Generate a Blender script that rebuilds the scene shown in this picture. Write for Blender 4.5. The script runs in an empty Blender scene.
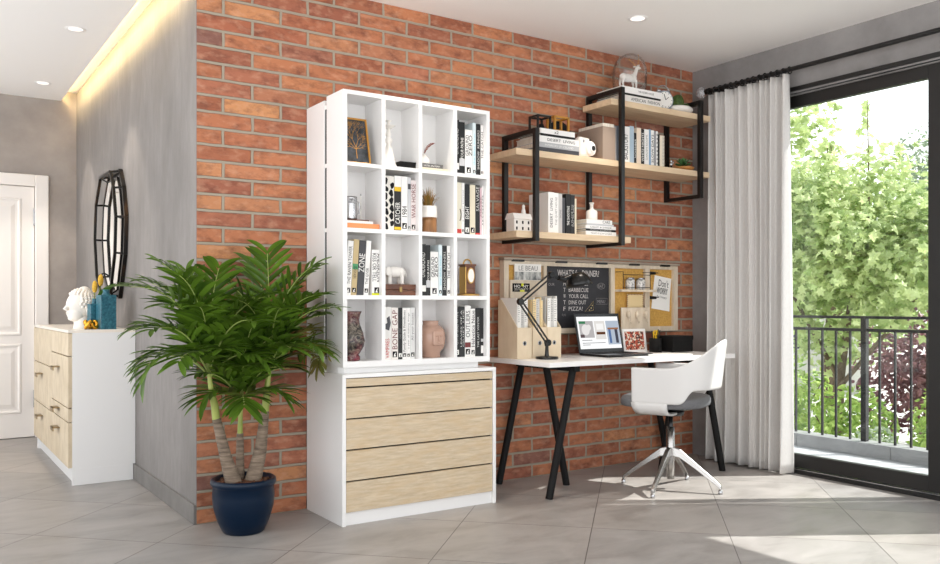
import bpy, bmesh, math, random
from mathutils import Vector, Matrix, noise as mnoise
R = math.radians
PI = math.pi
random.seed(7)
SC = bpy.context.scene
COL = SC.collection

# ------------------------------------------------------------------ helpers
def tag(o, label=None, cat=None, group=None, kind=None):
    if label: o['label'] = label
    if cat: o['category'] = cat
    if group: o['group'] = group
    if kind: o['kind'] = kind
    return o

def thing(name, label, cat, loc=(0, 0, 0), rz=0.0, group=None):
    o = bpy.data.objects.new(name, None)
    COL.objects.link(o)
    o.empty_display_size = 0.05
    o.location = loc
    o.rotation_euler = (0, 0, rz)
    return tag(o, label, cat, group)

class MB:
    """collects shapes, then links them as one mesh object"""
    def __init__(s):
        s.v = []; s.f = []; s.mi = []; s.sm = []
    def add(s, vs, fs, mi=0, sm=False):
        b = len(s.v)
        s.v += [tuple(p) for p in vs]
        for f in fs:
            s.f.append([b + i for i in f]); s.mi.append(mi); s.sm.append(sm)
        return s
    def box(s, x0, y0, z0, x1, y1, z1, mi=0):
        vs = [(x, y, z) for z in (z0, z1) for y in (y0, y1) for x in (x0, x1)]
        fs = [(0, 2, 3, 1), (4, 5, 7, 6), (0, 1, 5, 4), (2, 6, 7, 3), (0, 4, 6, 2), (1, 3, 7, 5)]
        return s.add(vs, fs, mi)
    def cbox(s, c, d, mi=0):
        return s.box(c[0]-d[0]/2, c[1]-d[1]/2, c[2]-d[2]/2, c[0]+d[0]/2, c[1]+d[1]/2, c[2]+d[2]/2, mi)
    def quad(s, a, b, c, d, mi=0):
        return s.add([a, b, c, d], [(0, 1, 2, 3)], mi)
    def prism(s, poly, axis, a, b, mi=0):
        """extrude a 2-D polygon along an axis (0 x, 1 y, 2 z) from a to b"""
        def P(p, t):
            return [(t, p[0], p[1]), (p[0], t, p[1]), (p[0], p[1], t)][axis]
        n = len(poly)
        vs = [P(p, a) for p in poly] + [P(p, b) for p in poly]
        fs = [tuple(range(n))[::-1], tuple(range(n, 2*n))] + [(i, (i+1) % n, n+(i+1) % n, n+i) for i in range(n)]
        return s.add(vs, fs, mi)
    def lathe(s, prof, n=32, c=(0, 0, 0), mi=0, sm=True, closed=False):
        vs = []; fs = []
        m = len(prof)
        for r, z in prof:
            for k in range(n):
                a = 2*PI*k/n
                vs.append((c[0]+r*math.cos(a), c[1]+r*math.sin(a), c[2]+z))
        for i in range(m-1):
            for k in range(n):
                fs.append((i*n+k, i*n+(k+1) % n, (i+1)*n+(k+1) % n, (i+1)*n+k))
        s.add(vs, fs, mi, sm)
        if prof[0][0] > 1e-5 and not closed:
            s.add([vs[k] for k in range(n)], [tuple(range(n))[::-1]], mi)
        if prof[-1][0] > 1e-5 and not closed:
            s.add([vs[(m-1)*n+k] for k in range(n)], [tuple(range(n))], mi)
        return s
    def tube(s, pts, r, n=8, mi=0, sm=True, caps=True, closed=False, flat=1.0, up=None):
        """tube along points; r number or list; flat squashes the section along its normal"""
        P = [Vector(p) for p in pts]
        m = len(P)
        rr = r if isinstance(r, (list, tuple)) else [r]*m
        vs = []; fs = []
        prevn = None
        for i in range(m):
            if closed:
                t = P[(i+1) % m]-P[i-1]
            else:
                t = P[min(i+1, m-1)]-P[max(i-1, 0)]
            t = t.normalized() if t.length > 1e-9 else Vector((0, 0, 1))
            if prevn is None:
                u = Vector(up) if up else (Vector((0, 0, 1)) if abs(t.z) < .9 else Vector((1, 0, 0)))
                nn = (u-t*u.dot(t)).normalized()
            else:
                nn = (prevn-t*prevn.dot(t)).normalized()
            prevn = nn
            bb = t.cross(nn)
            for k in range(n):
                a = 2*PI*(k+.5)/n
                vs.append(P[i]+nn*(math.cos(a)*rr[i]*flat)+bb*(math.sin(a)*rr[i]))
        for i in range(m if closed else m-1):
            j = (i+1) % m
            for k in range(n):
                fs.append((i*n+k, i*n+(k+1) % n, j*n+(k+1) % n, j*n+k))
        s.add(vs, fs, mi, sm)
        if caps and not closed:
            s.add([vs[k] for k in range(n)], [tuple(range(n))[::-1]], mi)
            s.add([vs[(m-1)*n+k] for k in range(n)], [tuple(range(n))], mi)
        return s
    def bar(s, a, b, w, h=None, mi=0, up=(0, 0, 1)):
        """square-section bar"""
        a = Vector(a); b = Vector(b); t = (b-a).normalized(); u = Vector(up)
        if abs(t.dot(u)) > .98: u = Vector((0, 1, 0))
        n = (u-t*u.dot(t)).normalized(); c = t.cross(n); h = h or w
        vs = [p+c*(sx*w/2)+n*(sz*h/2) for p in (a, b) for sx, sz in ((-1, -1), (1, -1), (1, 1), (-1, 1))]
        fs = [(3, 2, 1, 0), (4, 5, 6, 7)] + [(i, (i+1) % 4, 4+(i+1) % 4, 4+i) for i in range(4)]
        return s.add(vs, fs, mi)
    def sphere(s, c, r, n=24, m=14, mi=0, fn=None):
        rx, ry, rz = r if isinstance(r, (list, tuple)) else (r, r, r)
        vs = [(0, 0, -1)]; fs = []
        for i in range(1, m):
            th = -PI/2+PI*i/m
            for k in range(n):
                a = 2*PI*k/n
                vs.append((math.cos(th)*math.cos(a), math.cos(th)*math.sin(a), math.sin(th)))
        vs.append((0, 0, 1))
        for k in range(n):
            fs.append((0, 1+(k+1) % n, 1+k))
            fs.append((len(vs)-1, 1+(m-2)*n+k, 1+(m-2)*n+(k+1) % n))
        for i in range(m-2):
            for k in range(n):
                fs.append((1+i*n+k, 1+i*n+(k+1) % n, 1+(i+1)*n+(k+1) % n, 1+(i+1)*n+k))
        out = []
        for p in vs:
            q = Vector(p)
            if fn: q = fn(q)
            out.append((c[0]+q.x*rx, c[1]+q.y*ry, c[2]+q.z*rz))
        return s.add(out, fs, mi, True)
    def grid(s, fn, nu, nv, mi=0, sm=True, wrap=False):
        vs = [fn(i/nu, j/nv) for j in range(nv+1) for i in range(nu+1)]
        fs = [(j*(nu+1)+i, j*(nu+1)+i+1, (j+1)*(nu+1)+i+1, (j+1)*(nu+1)+i) for j in range(nv) for i in range(nu)]
        return s.add(vs, fs, mi, sm)
    def xf(s, M):
        s.v = [tuple(M @ Vector(p)) for p in s.v]; return s
    def build(s, name, mats, parent=None, bevel=0, solid=0, subsurf=0, seg=2):
        me = bpy.data.meshes.new(name)
        me.from_pydata(s.v, [], s.f)
        me.update()
        for m in (mats if isinstance(mats, (list, tuple)) else [mats]): me.materials.append(m)
        me.polygons.foreach_set('material_index', s.mi)
        me.polygons.foreach_set('use_smooth', s.sm)
        o = bpy.data.objects.new(name, me)
        COL.objects.link(o)
        if parent: o.parent = parent
        if solid:
            md = o.modifiers.new('solid', 'SOLIDIFY'); md.thickness = solid; md.offset = 0
        if subsurf:
            md = o.modifiers.new('sub', 'SUBSURF'); md.levels = subsurf; md.render_levels = subsurf
        if bevel:
            md = o.modifiers.new('bevel', 'BEVEL'); md.width = bevel; md.segments = seg; md.limit_method = 'ANGLE'; md.angle_limit = R(40)
        return o

def copy_tree(o, parent=None):
    c = o.copy(); COL.objects.link(c)
    if parent: c.parent = parent
    for ch in list(o.children): copy_tree(ch, c)
    return c

def struct(name, mb, mats, bevel=0, parent=None):
    o = mb.build(name, mats, parent, bevel)
    if not parent: o['kind'] = 'structure'
    return o

# ------------------------------------------------------------------ materials
def newmat(name):
    m = bpy.data.materials.new(name); m.use_nodes = True
    nt = m.node_tree
    return m, nt, nt.nodes['Principled BSDF']

def S(col):
    """sRGB 0-255 to linear"""
    def f(c):
        c /= 255.0
        return c/12.92 if c <= .04045 else ((c+.055)/1.055)**2.4
    return (f(col[0]), f(col[1]), f(col[2]), 1)

def plain(name, col, rough=.5, metal=0, spec=.5, **kw):
    m, nt, b = newmat(name)
    b.inputs['Base Color'].default_value = S(col)
    b.inputs['Roughness'].default_value = rough
    b.inputs['Metallic'].default_value = metal
    b.inputs['Specular IOR Level'].default_value = spec
    for k, v in kw.items(): b.inputs[k.replace('_', ' ')].default_value = v
    return m

def N(nt, t, **kw):
    n = nt.nodes.new(t)
    for k, v in kw.items(): setattr(n, k, v)
    return n

def ramp(nt, stops, interp='LINEAR'):
    r = N(nt, 'ShaderNodeValToRGB'); cr = r.color_ramp; cr.interpolation = interp
    while len(cr.elements) < len(stops): cr.elements.new(.5)
    for e, (p, c) in zip(cr.elements, stops): e.position = p; e.color = c
    return r

def coords(nt, scale=(1, 1, 1), rot=(0, 0, 0), loc=(0, 0, 0), kind='Object'):
    tc = N(nt, 'ShaderNodeTexCoord'); mp = N(nt, 'ShaderNodeMapping')
    mp.inputs['Scale'].default_value = scale; mp.inputs['Rotation'].default_value = rot; mp.inputs['Location'].default_value = loc
    nt.links.new(tc.outputs[kind], mp.inputs['Vector'])
    return mp.outputs['Vector']

def noisy(name, c0, c1, scale=(4, 4, 4), detail=6, rough=.5, bump=0, lo=.3, hi=.7, nrough=.6, c2=None, scale2=None, amt2=.4, dist=.0, metal=0, spec=.5):
    m, nt, b = newmat(name); L = nt.links.new
    v = coords(nt, scale)
    n = N(nt, 'ShaderNodeTexNoise'); n.inputs['Scale'].default_value = 1; n.inputs['Detail'].default_value = detail
    n.inputs['Roughness'].default_value = nrough; n.inputs['Distortion'].default_value = dist
    L(v, n.inputs['Vector'])
    r = ramp(nt, [(lo, S(c0)), (hi, S(c1))])
    L(n.outputs['Fac'], r.inputs['Fac'])
    out = r.outputs['Color']
    if c2:
        v2 = coords(nt, scale2)
        n2 = N(nt, 'ShaderNodeTexNoise'); n2.inputs['Scale'].default_value = 1; n2.inputs['Detail'].default_value = 4
        L(v2, n2.inputs['Vector'])
        r2 = ramp(nt, [(.42, (0, 0, 0, 1)), (.7, (amt2, amt2, amt2, 1))])
        L(n2.outputs['Fac'], r2.inputs['Fac'])
        mx = N(nt, 'ShaderNodeMix', data_type='RGBA')
        L(r2.outputs['Color'], mx.inputs['Factor']); L(out, mx.inputs['A']); mx.inputs['B'].default_value = S(c2)
        out = mx.outputs['Result']
    L(out, b.inputs['Base Color'])
    b.inputs['Roughness'].default_value = rough; b.inputs['Metallic'].default_value = metal; b.inputs['Specular IOR Level'].default_value = spec
    if bump:
        bp = N(nt, 'ShaderNodeBump'); bp.inputs['Strength'].default_value = bump; bp.inputs['Distance'].default_value = .01
        L(n.outputs['Fac'], bp.inputs['Height']); L(bp.outputs['Normal'], b.inputs['Normal'])
    return m

def brick_mat():
    m, nt, b = newmat('old_brick'); L = nt.links.new
    tc = N(nt, 'ShaderNodeTexCoord')
    sep = N(nt, 'ShaderNodeSeparateXYZ'); L(tc.outputs['Object'], sep.inputs[0])
    ax = N(nt, 'ShaderNodeMath', operation='ADD'); ax.inputs[1].default_value = 2.405+.1525+.305*20; L(sep.outputs['X'], ax.inputs[0])
    # edges wander a little, as hand-made bricks do
    nz = N(nt, 'ShaderNodeTexNoise'); nz.inputs['Scale'].default_value = 14; nz.inputs['Detail'].default_value = 3; L(tc.outputs['Object'], nz.inputs['Vector'])
    def wob(src, amp, ch):
        s = N(nt, 'ShaderNodeSeparateXYZ'); L(nz.outputs['Color'], s.inputs[0])
        a = N(nt, 'ShaderNodeMath', operation='MULTIPLY_ADD'); a.inputs[1].default_value = amp; L(s.outputs[ch], a.inputs[0]); L(src, a.inputs[2])
        return a.outputs[0]
    cb = N(nt, 'ShaderNodeCombineXYZ'); L(wob(ax.outputs[0], .010, 0), cb.inputs[0]); L(wob(sep.outputs['Z'], .007, 1), cb.inputs[1])
    br = N(nt, 'ShaderNodeTexBrick'); br.offset = .5; br.offset_frequency = 2
    br.inputs['Scale'].default_value = 1; br.inputs['Brick Width'].default_value = .305; br.inputs['Row Height'].default_value = .0829
    br.inputs['Mortar Size'].default_value = 0.0088; br.inputs['Mortar Smooth'].default_value = .35; br.inputs['Bias'].default_value = 0
    br.inputs['Color1'].default_value = (0, 0, 0, 1); br.inputs['Color2'].default_value = (1, 1, 1, 1); br.inputs['Mortar'].default_value = (.5, .5, .5, 1)
    L(cb.outputs[0], br.inputs['Vector'])
    r = ramp(nt, [(0, S((174, 112, 84))), (.12, S((156, 96, 72))), (.25, S((186, 122, 88))), (.38, S((166, 102, 78))), (.5, S((194, 130, 92))), (.62, S((148, 92, 74))), (.74, S((180, 116, 90))), (.84, S((200, 142, 98))), (.92, S((166, 108, 86))), (.98, S((136, 98, 88)))])
    L(br.outputs['Color'], r.inputs['Fac'])
    # stains in each brick
    v2 = coords(nt, (9, 9, 17))
    n2 = N(nt, 'ShaderNodeTexNoise'); n2.inputs['Scale'].default_value = 1; n2.inputs['Detail'].default_value = 7; n2.inputs['Roughness'].default_value = .65; L(v2, n2.inputs['Vector'])
    r2 = ramp(nt, [(.46, (0, 0, 0, 1)), (.70, (.85, .85, .85, 1))]); L(n2.outputs['Fac'], r2.inputs['Fac'])
    mx = N(nt, 'ShaderNodeMix', data_type='RGBA'); L(r2.outputs['Color'], mx.inputs['Factor']); L(r.outputs['Color'], mx.inputs['A']); mx.inputs['B'].default_value = S((112, 70, 58))
    v3 = coords(nt, (16, 16, 30), loc=(3, 5, 1))
    n3 = N(nt, 'ShaderNodeTexNoise'); n3.inputs['Scale'].default_value = 1; n3.inputs['Detail'].default_value = 6; L(v3, n3.inputs['Vector'])
    r3 = ramp(nt, [(.5, (0, 0, 0, 1)), (.75, (.45, .45, .45, 1))]); L(n3.outputs['Fac'], r3.inputs['Fac'])
    mx2 = N(nt, 'ShaderNodeMix', data_type='RGBA'); L(r3.outputs['Color'], mx2.inputs['Factor']); L(mx.outputs['Result'], mx2.inputs['A']); mx2.inputs['B'].default_value = S((214, 168, 140))
    mm = N(nt, 'ShaderNodeMix', data_type='RGBA'); L(br.outputs['Fac'], mm.inputs['Factor']); L(mx2.outputs['Result'], mm.inputs['A']); mm.inputs['B'].default_value = S((160, 150, 134))
    L(mm.outputs['Result'], b.inputs['Base Color'])
    b.inputs['Roughness'].default_value = .85; b.inputs['Specular IOR Level'].default_value = .25
    inv = N(nt, 'ShaderNodeMath', operation='MULTIPLY_ADD'); inv.inputs[1].default_value = -1; inv.inputs[2].default_value = 1; L(br.outputs['Fac'], inv.inputs[0])
    ad = N(nt, 'ShaderNodeMath', operation='MULTIPLY_ADD'); ad.inputs[1].default_value = .3; L(n2.outputs['Fac'], ad.inputs[0]); L(inv.outputs[0], ad.inputs[2])
    bp = N(nt, 'ShaderNodeBump'); bp.inputs['Strength'].default_value = .8; bp.inputs['Distance'].default_value = .012
    L(ad.outputs[0], bp.inputs['Height']); L(bp.outputs['Normal'], b.inputs['Normal'])
    return m

def tile_mat():
    m, nt, b = newmat('floor_tile'); L = nt.links.new
    tc = N(nt, 'ShaderNodeTexCoord'); sep = N(nt, 'ShaderNodeSeparateXYZ'); L(tc.outputs['Object'], sep.inputs[0])
    def lin(a, c, d):
        p = N(nt, 'ShaderNodeMath', operation='MULTIPLY_ADD'); p.inputs[1].default_value = a/math.sqrt(2); p.inputs[2].default_value = d/math.sqrt(2); L(sep.outputs['X'], p.inputs[0])
        q = N(nt, 'ShaderNodeMath', operation='MULTIPLY_ADD'); q.inputs[1].default_value = c/math.sqrt(2); L(sep.outputs['Y'], q.inputs[0]); L(p.outputs[0], q.inputs[2])
        return q.outputs[0]
    cb = N(nt, 'ShaderNodeCombineXYZ'); L(lin(1, -1, -.05+.92*30), cb.inputs[0]); L(lin(1, 1, 3.148+.92*30), cb.inputs[1])
    br = N(nt, 'ShaderNodeTexBrick'); br.offset = 0; br.inputs['Scale'].default_value = 1
    br.inputs['Brick Width'].default_value = .6505; br.inputs['Row Height'].default_value = .6505
    br.inputs['Mortar Size'].default_value = .0022; br.inputs['Mortar Smooth'].default_value = .1
    br.inputs['Color1'].default_value = S((150, 146, 143)); br.inputs['Color2'].default_value = S((160, 154, 149)); br.inputs['Mortar'].default_value = S((92, 86, 82))
    L(cb.outputs[0], br.inputs['Vector'])
    v = coords(nt, (3.0, 6.5, 2), rot=(0, 0, R(20)))
    n = N(nt, 'ShaderNodeTexNoise'); n.inputs['Scale'].default_value = 1; n.inputs['Detail'].default_value = 8; n.inputs['Roughness'].default_value = .62; n.inputs['Distortion'].default_value = .6; L(v, n.inputs['Vector'])
    r = ramp(nt, [(.28, (.72, .71, .70, 1)), (.5, (1, 1, 1, 1)), (.72, (1.2, 1.2, 1.21, 1))]); L(n.outputs['Fac'], r.inputs['Fac'])
    mx = N(nt, 'ShaderNodeMix', data_type='RGBA', blend_type='MULTIPLY'); mx.inputs['Factor'].default_value = 1; L(br.outputs['Color'], mx.inputs['A']); L(r.outputs['Color'], mx.inputs['B'])
    L(mx.outputs['Result'], b.inputs['Base Color'])
    rr = ramp(nt, [(.3, (.34, .34, .34, 1)), (.7, (.46, .46, .46, 1))]); L(n.outputs['Fac'], rr.inputs['Fac']); L(rr.outputs['Color'], b.inputs['Roughness'])
    bp = N(nt, 'ShaderNodeBump'); bp.inputs['Strength'].default_value = .5; bp.inputs['Distance'].default_value = .003; bp.invert = True
    L(br.outputs['Fac'], bp.inputs['Height']); L(bp.outputs['Normal'], b.inputs['Normal'])
    return m

def clear_glass(name, tint=(.97, .985, .98), gloss=.06):
    m = bpy.data.materials.new(name); m.use_nodes = True; nt = m.node_tree; nt.nodes.clear(); L = nt.links.new
    o = N(nt, 'ShaderNodeOutputMaterial'); t = N(nt, 'ShaderNodeBsdfTransparent'); g = N(nt, 'ShaderNodeBsdfGlossy'); mx = N(nt, 'ShaderNodeMixShader')
    t.inputs['Color'].default_value = (*tint, 1); g.inputs['Roughness'].default_value = .02
    fr = N(nt, 'ShaderNodeLayerWeight'); fr.inputs['Blend'].default_value = .12
    sc = N(nt, 'ShaderNodeMath', operation='MULTIPLY_ADD'); sc.inputs[1].default_value = .5; sc.inputs[2].default_value = gloss*.4; sc.use_clamp = True
    L(fr.outputs['Fresnel'], sc.inputs[0]); L(sc.outputs[0], mx.inputs[0]); L(t.outputs[0], mx.inputs[1]); L(g.outputs[0], mx.inputs[2]); L(mx.outputs[0], o.inputs['Surface'])
    return m

def emit(name, col, strength):
    m = bpy.data.materials.new(name); m.use_nodes = True; nt = m.node_tree; nt.nodes.clear()
    o = N(nt, 'ShaderNodeOutputMaterial'); e = N(nt, 'ShaderNodeEmission'); e.inputs['Color'].default_value = S(col); e.inputs['Strength'].default_value = strength
    nt.links.new(e.outputs[0], o.inputs['Surface']); return m

def leaf_mat(name, c0, c1, trans=.35, scale=3.0, rough=.45):
    m = bpy.data.materials.new(name); m.use_nodes = True; nt = m.node_tree; L = nt.links.new
    b = nt.nodes['Principled BSDF']; o = nt.nodes['Material Output']
    gi = N(nt, 'ShaderNodeNewGeometry')
    v = coords(nt, (scale,)*3)
    n = N(nt, 'ShaderNodeTexNoise'); n.inputs['Scale'].default_value = 1; n.inputs['Detail'].default_value = 3; L(v, n.inputs['Vector'])
    md = N(nt, 'ShaderNodeMath', operation='MULTIPLY_ADD'); md.inputs[1].default_value = .5; L(gi.outputs['Random Per Island'], md.inputs[0])
    hf = N(nt, 'ShaderNodeMath', operation='MULTIPLY'); hf.inputs[1].default_value = .5; L(n.outputs['Fac'], hf.inputs[0]); L(hf.outputs[0], md.inputs[2])
    r = ramp(nt, [(.15, S(c0)), (.8, S(c1))]); L(md.outputs[0], r.inputs['Fac'])
    L(r.outputs['Color'], b.inputs['Base Color']); b.inputs['Roughness'].default_value = rough; b.inputs['Specular IOR Level'].default_value = .4
    t = N(nt, 'ShaderNodeBsdfTranslucent'); L(r.outputs['Color'], t.inputs['Color'])
    mx = N(nt, 'ShaderNodeMixShader'); mx.inputs[0].default_value = trans
    L(b.outputs[0], mx.inputs[1]); L(t.outputs[0], mx.inputs[2]); L(mx.outputs[0], o.inputs['Surface'])
    return m

M = {}
M['brick'] = brick_mat()
M['tile'] = tile_mat()
M['ceiling'] = plain('ceiling_paint', (246, 243, 240), .9, spec=.2)
M['white_wall'] = plain('white_wall_paint', (228, 224, 220), .8, spec=.2)
M['concrete'] = noisy('grey_plaster', (118, 113, 110), (142, 137, 134), (16, 16, 5), 10, .6, .1, .25, .75, .72, c2=(106, 102, 99), scale2=(2.6, 2.6, 1.6), amt2=.7, dist=.2)
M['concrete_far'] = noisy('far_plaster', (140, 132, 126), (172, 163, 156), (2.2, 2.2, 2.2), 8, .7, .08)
M['concrete_dark'] = noisy('window_wall_plaster', (124, 121, 120), (152, 149, 148), (3, 3, 3), 8, .75, .1)
M['skirt'] = noisy('skirting_stone', (104, 100, 97), (128, 124, 120), (6, 6, 6), 6, .5)
M['door'] = plain('door_paint', (240, 234, 228), .35)
M['lacquer'] = plain('white_lacquer', (236, 235, 234), .32)
M['laminate'] = plain('white_desk_laminate', (240, 238, 236), .3)
M['oak'] = noisy('pale_oak', (184, 164, 136), (216, 199, 172), (9, 40, 75), 8, .55, .05, .3, .68, .68, c2=(200, 172, 132), scale2=(7, 12, 26), amt2=.55, dist=.3)
M['oak_v'] = noisy('pale_oak_cabinet', (196, 178, 150), (222, 206, 180), (14, 14, 9), 6, .5, .04, .32, .68, .6, c2=(204, 186, 156), scale2=(5, 5, 5), amt2=.5)
M['shelf_wood'] = noisy('shelf_wood', (206, 180, 146), (228, 204, 172), (4, 26, 26), 6, .5, .03)
M['birch'] = noisy('birch_ply', (216, 196, 166), (232, 215, 188), (16, 16, 5), 5, .55, .02)
M['frame_wood'] = noisy('washed_wood', (196, 180, 158), (222, 208, 188), (24, 24, 6), 6, .6, .03)
M['black_metal'] = plain('black_metal', (13, 12, 12), .4, 0, .5)
M['black_frame'] = plain('window_aluminium', (22, 20, 19), .45, 0, .5)
M['black_plastic'] = plain('black_plastic', (10, 10, 11), .28)
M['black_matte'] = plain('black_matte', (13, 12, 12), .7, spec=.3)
M['chrome'] = plain('polished_aluminium', (176, 173, 170), .26, 1)
M['steel'] = plain('steel', (190, 190, 192), .25, 1)
M['brass'] = plain('brass', (198, 158, 92), .28, 1)
M['old_brass'] = plain('antique_brass', (150, 126, 84), .35, 1)
M['gold'] = plain('gold', (224, 166, 60), .18, 1)
M['gold_paint'] = plain('gold_paint', (206, 150, 70), .35, .6)
M['pot'] = plain('navy_glaze', (2, 24, 46), .3, spec=.25)
M['soil'] = noisy('bark_soil', (54, 34, 24), (122, 78, 52), (60, 60, 60), 4, .9, .6)
M['trunk'] = noisy('ringed_trunk', (84, 70, 58), (150, 132, 114), (10, 10, 70), 4, .85, .5)
M['crownshaft'] = noisy('green_stem', (128, 146, 58), (186, 194, 100), (10, 10, 5), 3, .4)
M['palm_leaf'] = leaf_mat('palm_leaf', (34, 60, 14), (110, 146, 46), .25, 9, .35)
M['palm_leaf_dry'] = leaf_mat('palm_leaf_yellowing', (96, 112, 44), (164, 146, 82), .25, 14, .4)
M['rachis'] = plain('palm_rib', (176, 190, 110), .45)
M['teal'] = noisy('teal_glaze', (14, 72, 92), (62, 128, 142), (70, 70, 70), 5, .3, .1, .35, .72)
M['plaster'] = plain('white_plaster', (240, 234, 226), .6)
M['ceramic'] = plain('white_ceramic', (240, 236, 230), .25)
M['mirror'] = plain('mirror_silver', (235, 235, 235), .02, 1)
M['curtain'] = noisy('grey_linen', (200, 197, 194), (209, 206, 203), (180, 180, 60), 3, .85, .05, spec=.2)
M['chair_shell'] = plain('white_shell', (212, 210, 208), .3)
M['cushion'] = noisy('grey_felt', (92, 92, 94), (116, 116, 118), (220, 220, 220), 3, .9, .2)
M['glass'] = clear_glass('window_glass')
M['dome_glass'] = clear_glass('dome_glass', (.98, .98, .98), .12)
M['crystal'] = plain('crystal', (236, 236, 240), .04, 0, .8, Transmission_Weight=.75)
M['cork'] = noisy('cork', (188, 142, 66), (216, 172, 92), (90, 90, 90), 5, .85, .1)
M['chalkboard'] = noisy('chalkboard', (30, 29, 33), (48, 47, 53), (5, 5, 5), 5, .6)
M['chalk'] = plain('chalk', (214, 208, 204), .9, spec=.1)
M['chalk_dim'] = plain('chalk_faint', (150, 146, 146), .9, spec=.1)
M['paper'] = plain('paper', (240, 238, 233), .75, spec=.2)
M['paper_cream'] = plain('cream_paper', (230, 206, 158), .75, spec=.2)
M['paper_grey'] = plain('grey_paper', (206, 204, 200), .75, spec=.2)
M['ink'] = plain('ink', (24, 24, 26), .7, spec=.2)
M['ink_grey'] = plain('grey_ink', (128, 126, 126), .7, spec=.2)
M['pages'] = noisy('page_edges', (206, 196, 180), (236, 230, 218), (260, 260, 4), 3, .8)
M['walnut'] = noisy('walnut', (70, 38, 24), (118, 70, 44), (12, 40, 60), 5, .4)
M['marble'] = None
M['terrace'] = noisy('terrace_tile', (168, 169, 170), (192, 193, 194), (3, 3, 3), 6, .5)
M['curb'] = noisy('grey_marble', (126, 126, 127), (160, 160, 161), (2.2, 2.2, 6), 8, .4, 0, .3, .7, .65, dist=1.5)
M['bark'] = noisy('bark', (72, 58, 44), (120, 104, 86), (12, 12, 4), 6, .9, .4)
M['plane_leaf'] = leaf_mat('bright_leaf', (118, 146, 72), (216, 226, 166), .48, .9)
M['tree_leaf'] = leaf_mat('mid_leaf', (128, 154, 92), (192, 208, 144), .4, .8)
M['grey_leaf'] = leaf_mat('grey_green_leaf', (104, 124, 98), (160, 174, 146), .35, .8)
M['plum_leaf'] = leaf_mat('plum_leaf', (78, 44, 52), (150, 104, 108), .35, .8)
M['hedge_leaf'] = leaf_mat('hedge_leaf', (112, 148, 60), (190, 210, 116), .4, 1.2)
M['silver_leaf'] = leaf_mat('silver_leaf', (120, 136, 108), (184, 194, 166), .4, 1.2)
M['bounce_ground'] = noisy('pale_bounce_ground', (186, 184, 180), (220, 219, 216), (9, 9, 9), 6, .95)  # garden ground made pale to bounce sunlight up to the ceiling
M['house_wall'] = plain('stucco', (206, 202, 198), .9)
M['roof'] = noisy('roof_tile', (116, 96, 90), (146, 124, 116), (3, 3, 3), 4, .8)
M['dark_glass'] = plain('dark_pane', (44, 52, 58), .1)
M['lamp_white'] = plain('fixture_white', (244, 242, 240), .4)
M['lens'] = emit('downlight_lens', (255, 246, 236), 1.1)
M['led'] = emit('led_strip', (255, 222, 158), 46.0)
M['grass_leaf'] = leaf_mat('sedge_leaf', (104, 98, 34), (190, 138, 70), .3, 12)
M['succ'] = leaf_mat('succulent_leaf', (20, 60, 34), (84, 128, 70), .15, 20, .4)
M['cactus'] = noisy('cactus', (28, 50, 14), (72, 98, 32), (60, 60, 60), 4, .6, .3)
M['feather'] = plain('feather', (132, 62, 44), .6)
M['flower'] = noisy('yellow_bloom', (190, 140, 30), (232, 190, 70), (160, 160, 160), 3, .7, .4)
M['stem'] = plain('green_stalk', (120, 132, 56), .5)
M['leaf_one'] = leaf_mat('broad_leaf', (46, 84, 26), (80, 120, 44), .2, 8)
M['orange'] = plain('orange_cloth', (226, 142, 86), .6)
M['yellow'] = plain('yellow', (228, 186, 34), .5)
M['lime'] = plain('lime_sticker', (218, 220, 30), .5)
M['cyan'] = plain('cyan_print', (126, 200, 214), .5)
M['red'] = plain('red_print', (196, 48, 44), .5)
M['maroon'] = plain('maroon_print', (112, 44, 44), .5)
M['pink'] = plain('pink_cloth', (220, 188, 196), .6)
BC = {}
def bcol(col, rough=.45):
    if col not in BC: BC[col] = plain('cover_%02x%02x%02x' % col, col, rough)
    return BC[col]
BLACK, WHITE, CREAM, TAN, GREY, DGREY, LGREY = (12, 12, 13), (236, 234, 231), (222, 212, 188), (190, 168, 124), (150, 150, 152), (66, 66, 70), (198, 198, 200)

# ------------------------------------------------------------------ lettering
def text_mb(s, length, height, mi=0):
    """flat lettering in a MB: s centred on the origin in the x-z plane facing -y, fitted to length x height"""
    cu = bpy.data.curves.new('txt', 'FONT'); cu.body = s; cu.size = 1; cu.resolution_u = 2
    ob = bpy.data.objects.new('txt', cu)
    me = bpy.data.meshes.new_from_object(ob)
    vs = [v.co.copy() for v in me.vertices]; fs = [list(p.vertices) for p in me.polygons]
    bpy.data.objects.remove(ob); bpy.data.curves.remove(cu); bpy.data.meshes.remove(me)
    mb = MB()
    if not vs: return mb
    x0 = min(v.x for v in vs); x1 = max(v.x for v in vs); y0 = min(v.y for v in vs); y1 = max(v.y for v in vs)
    sx = length/max(x1-x0, 1e-6); sy = height/max(y1-y0, 1e-6)
    mb.add([((v.x-(x0+x1)/2)*sx, 0, (v.y-(y0+y1)/2)*sy) for v in vs], fs, mi)
    return mb

UPWARD = Matrix.Rotation(R(-90), 4, 'Y')     # letters read from the foot of the spine upward
DOWNWARD = Matrix.Rotation(R(90), 4, 'Y')

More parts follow.
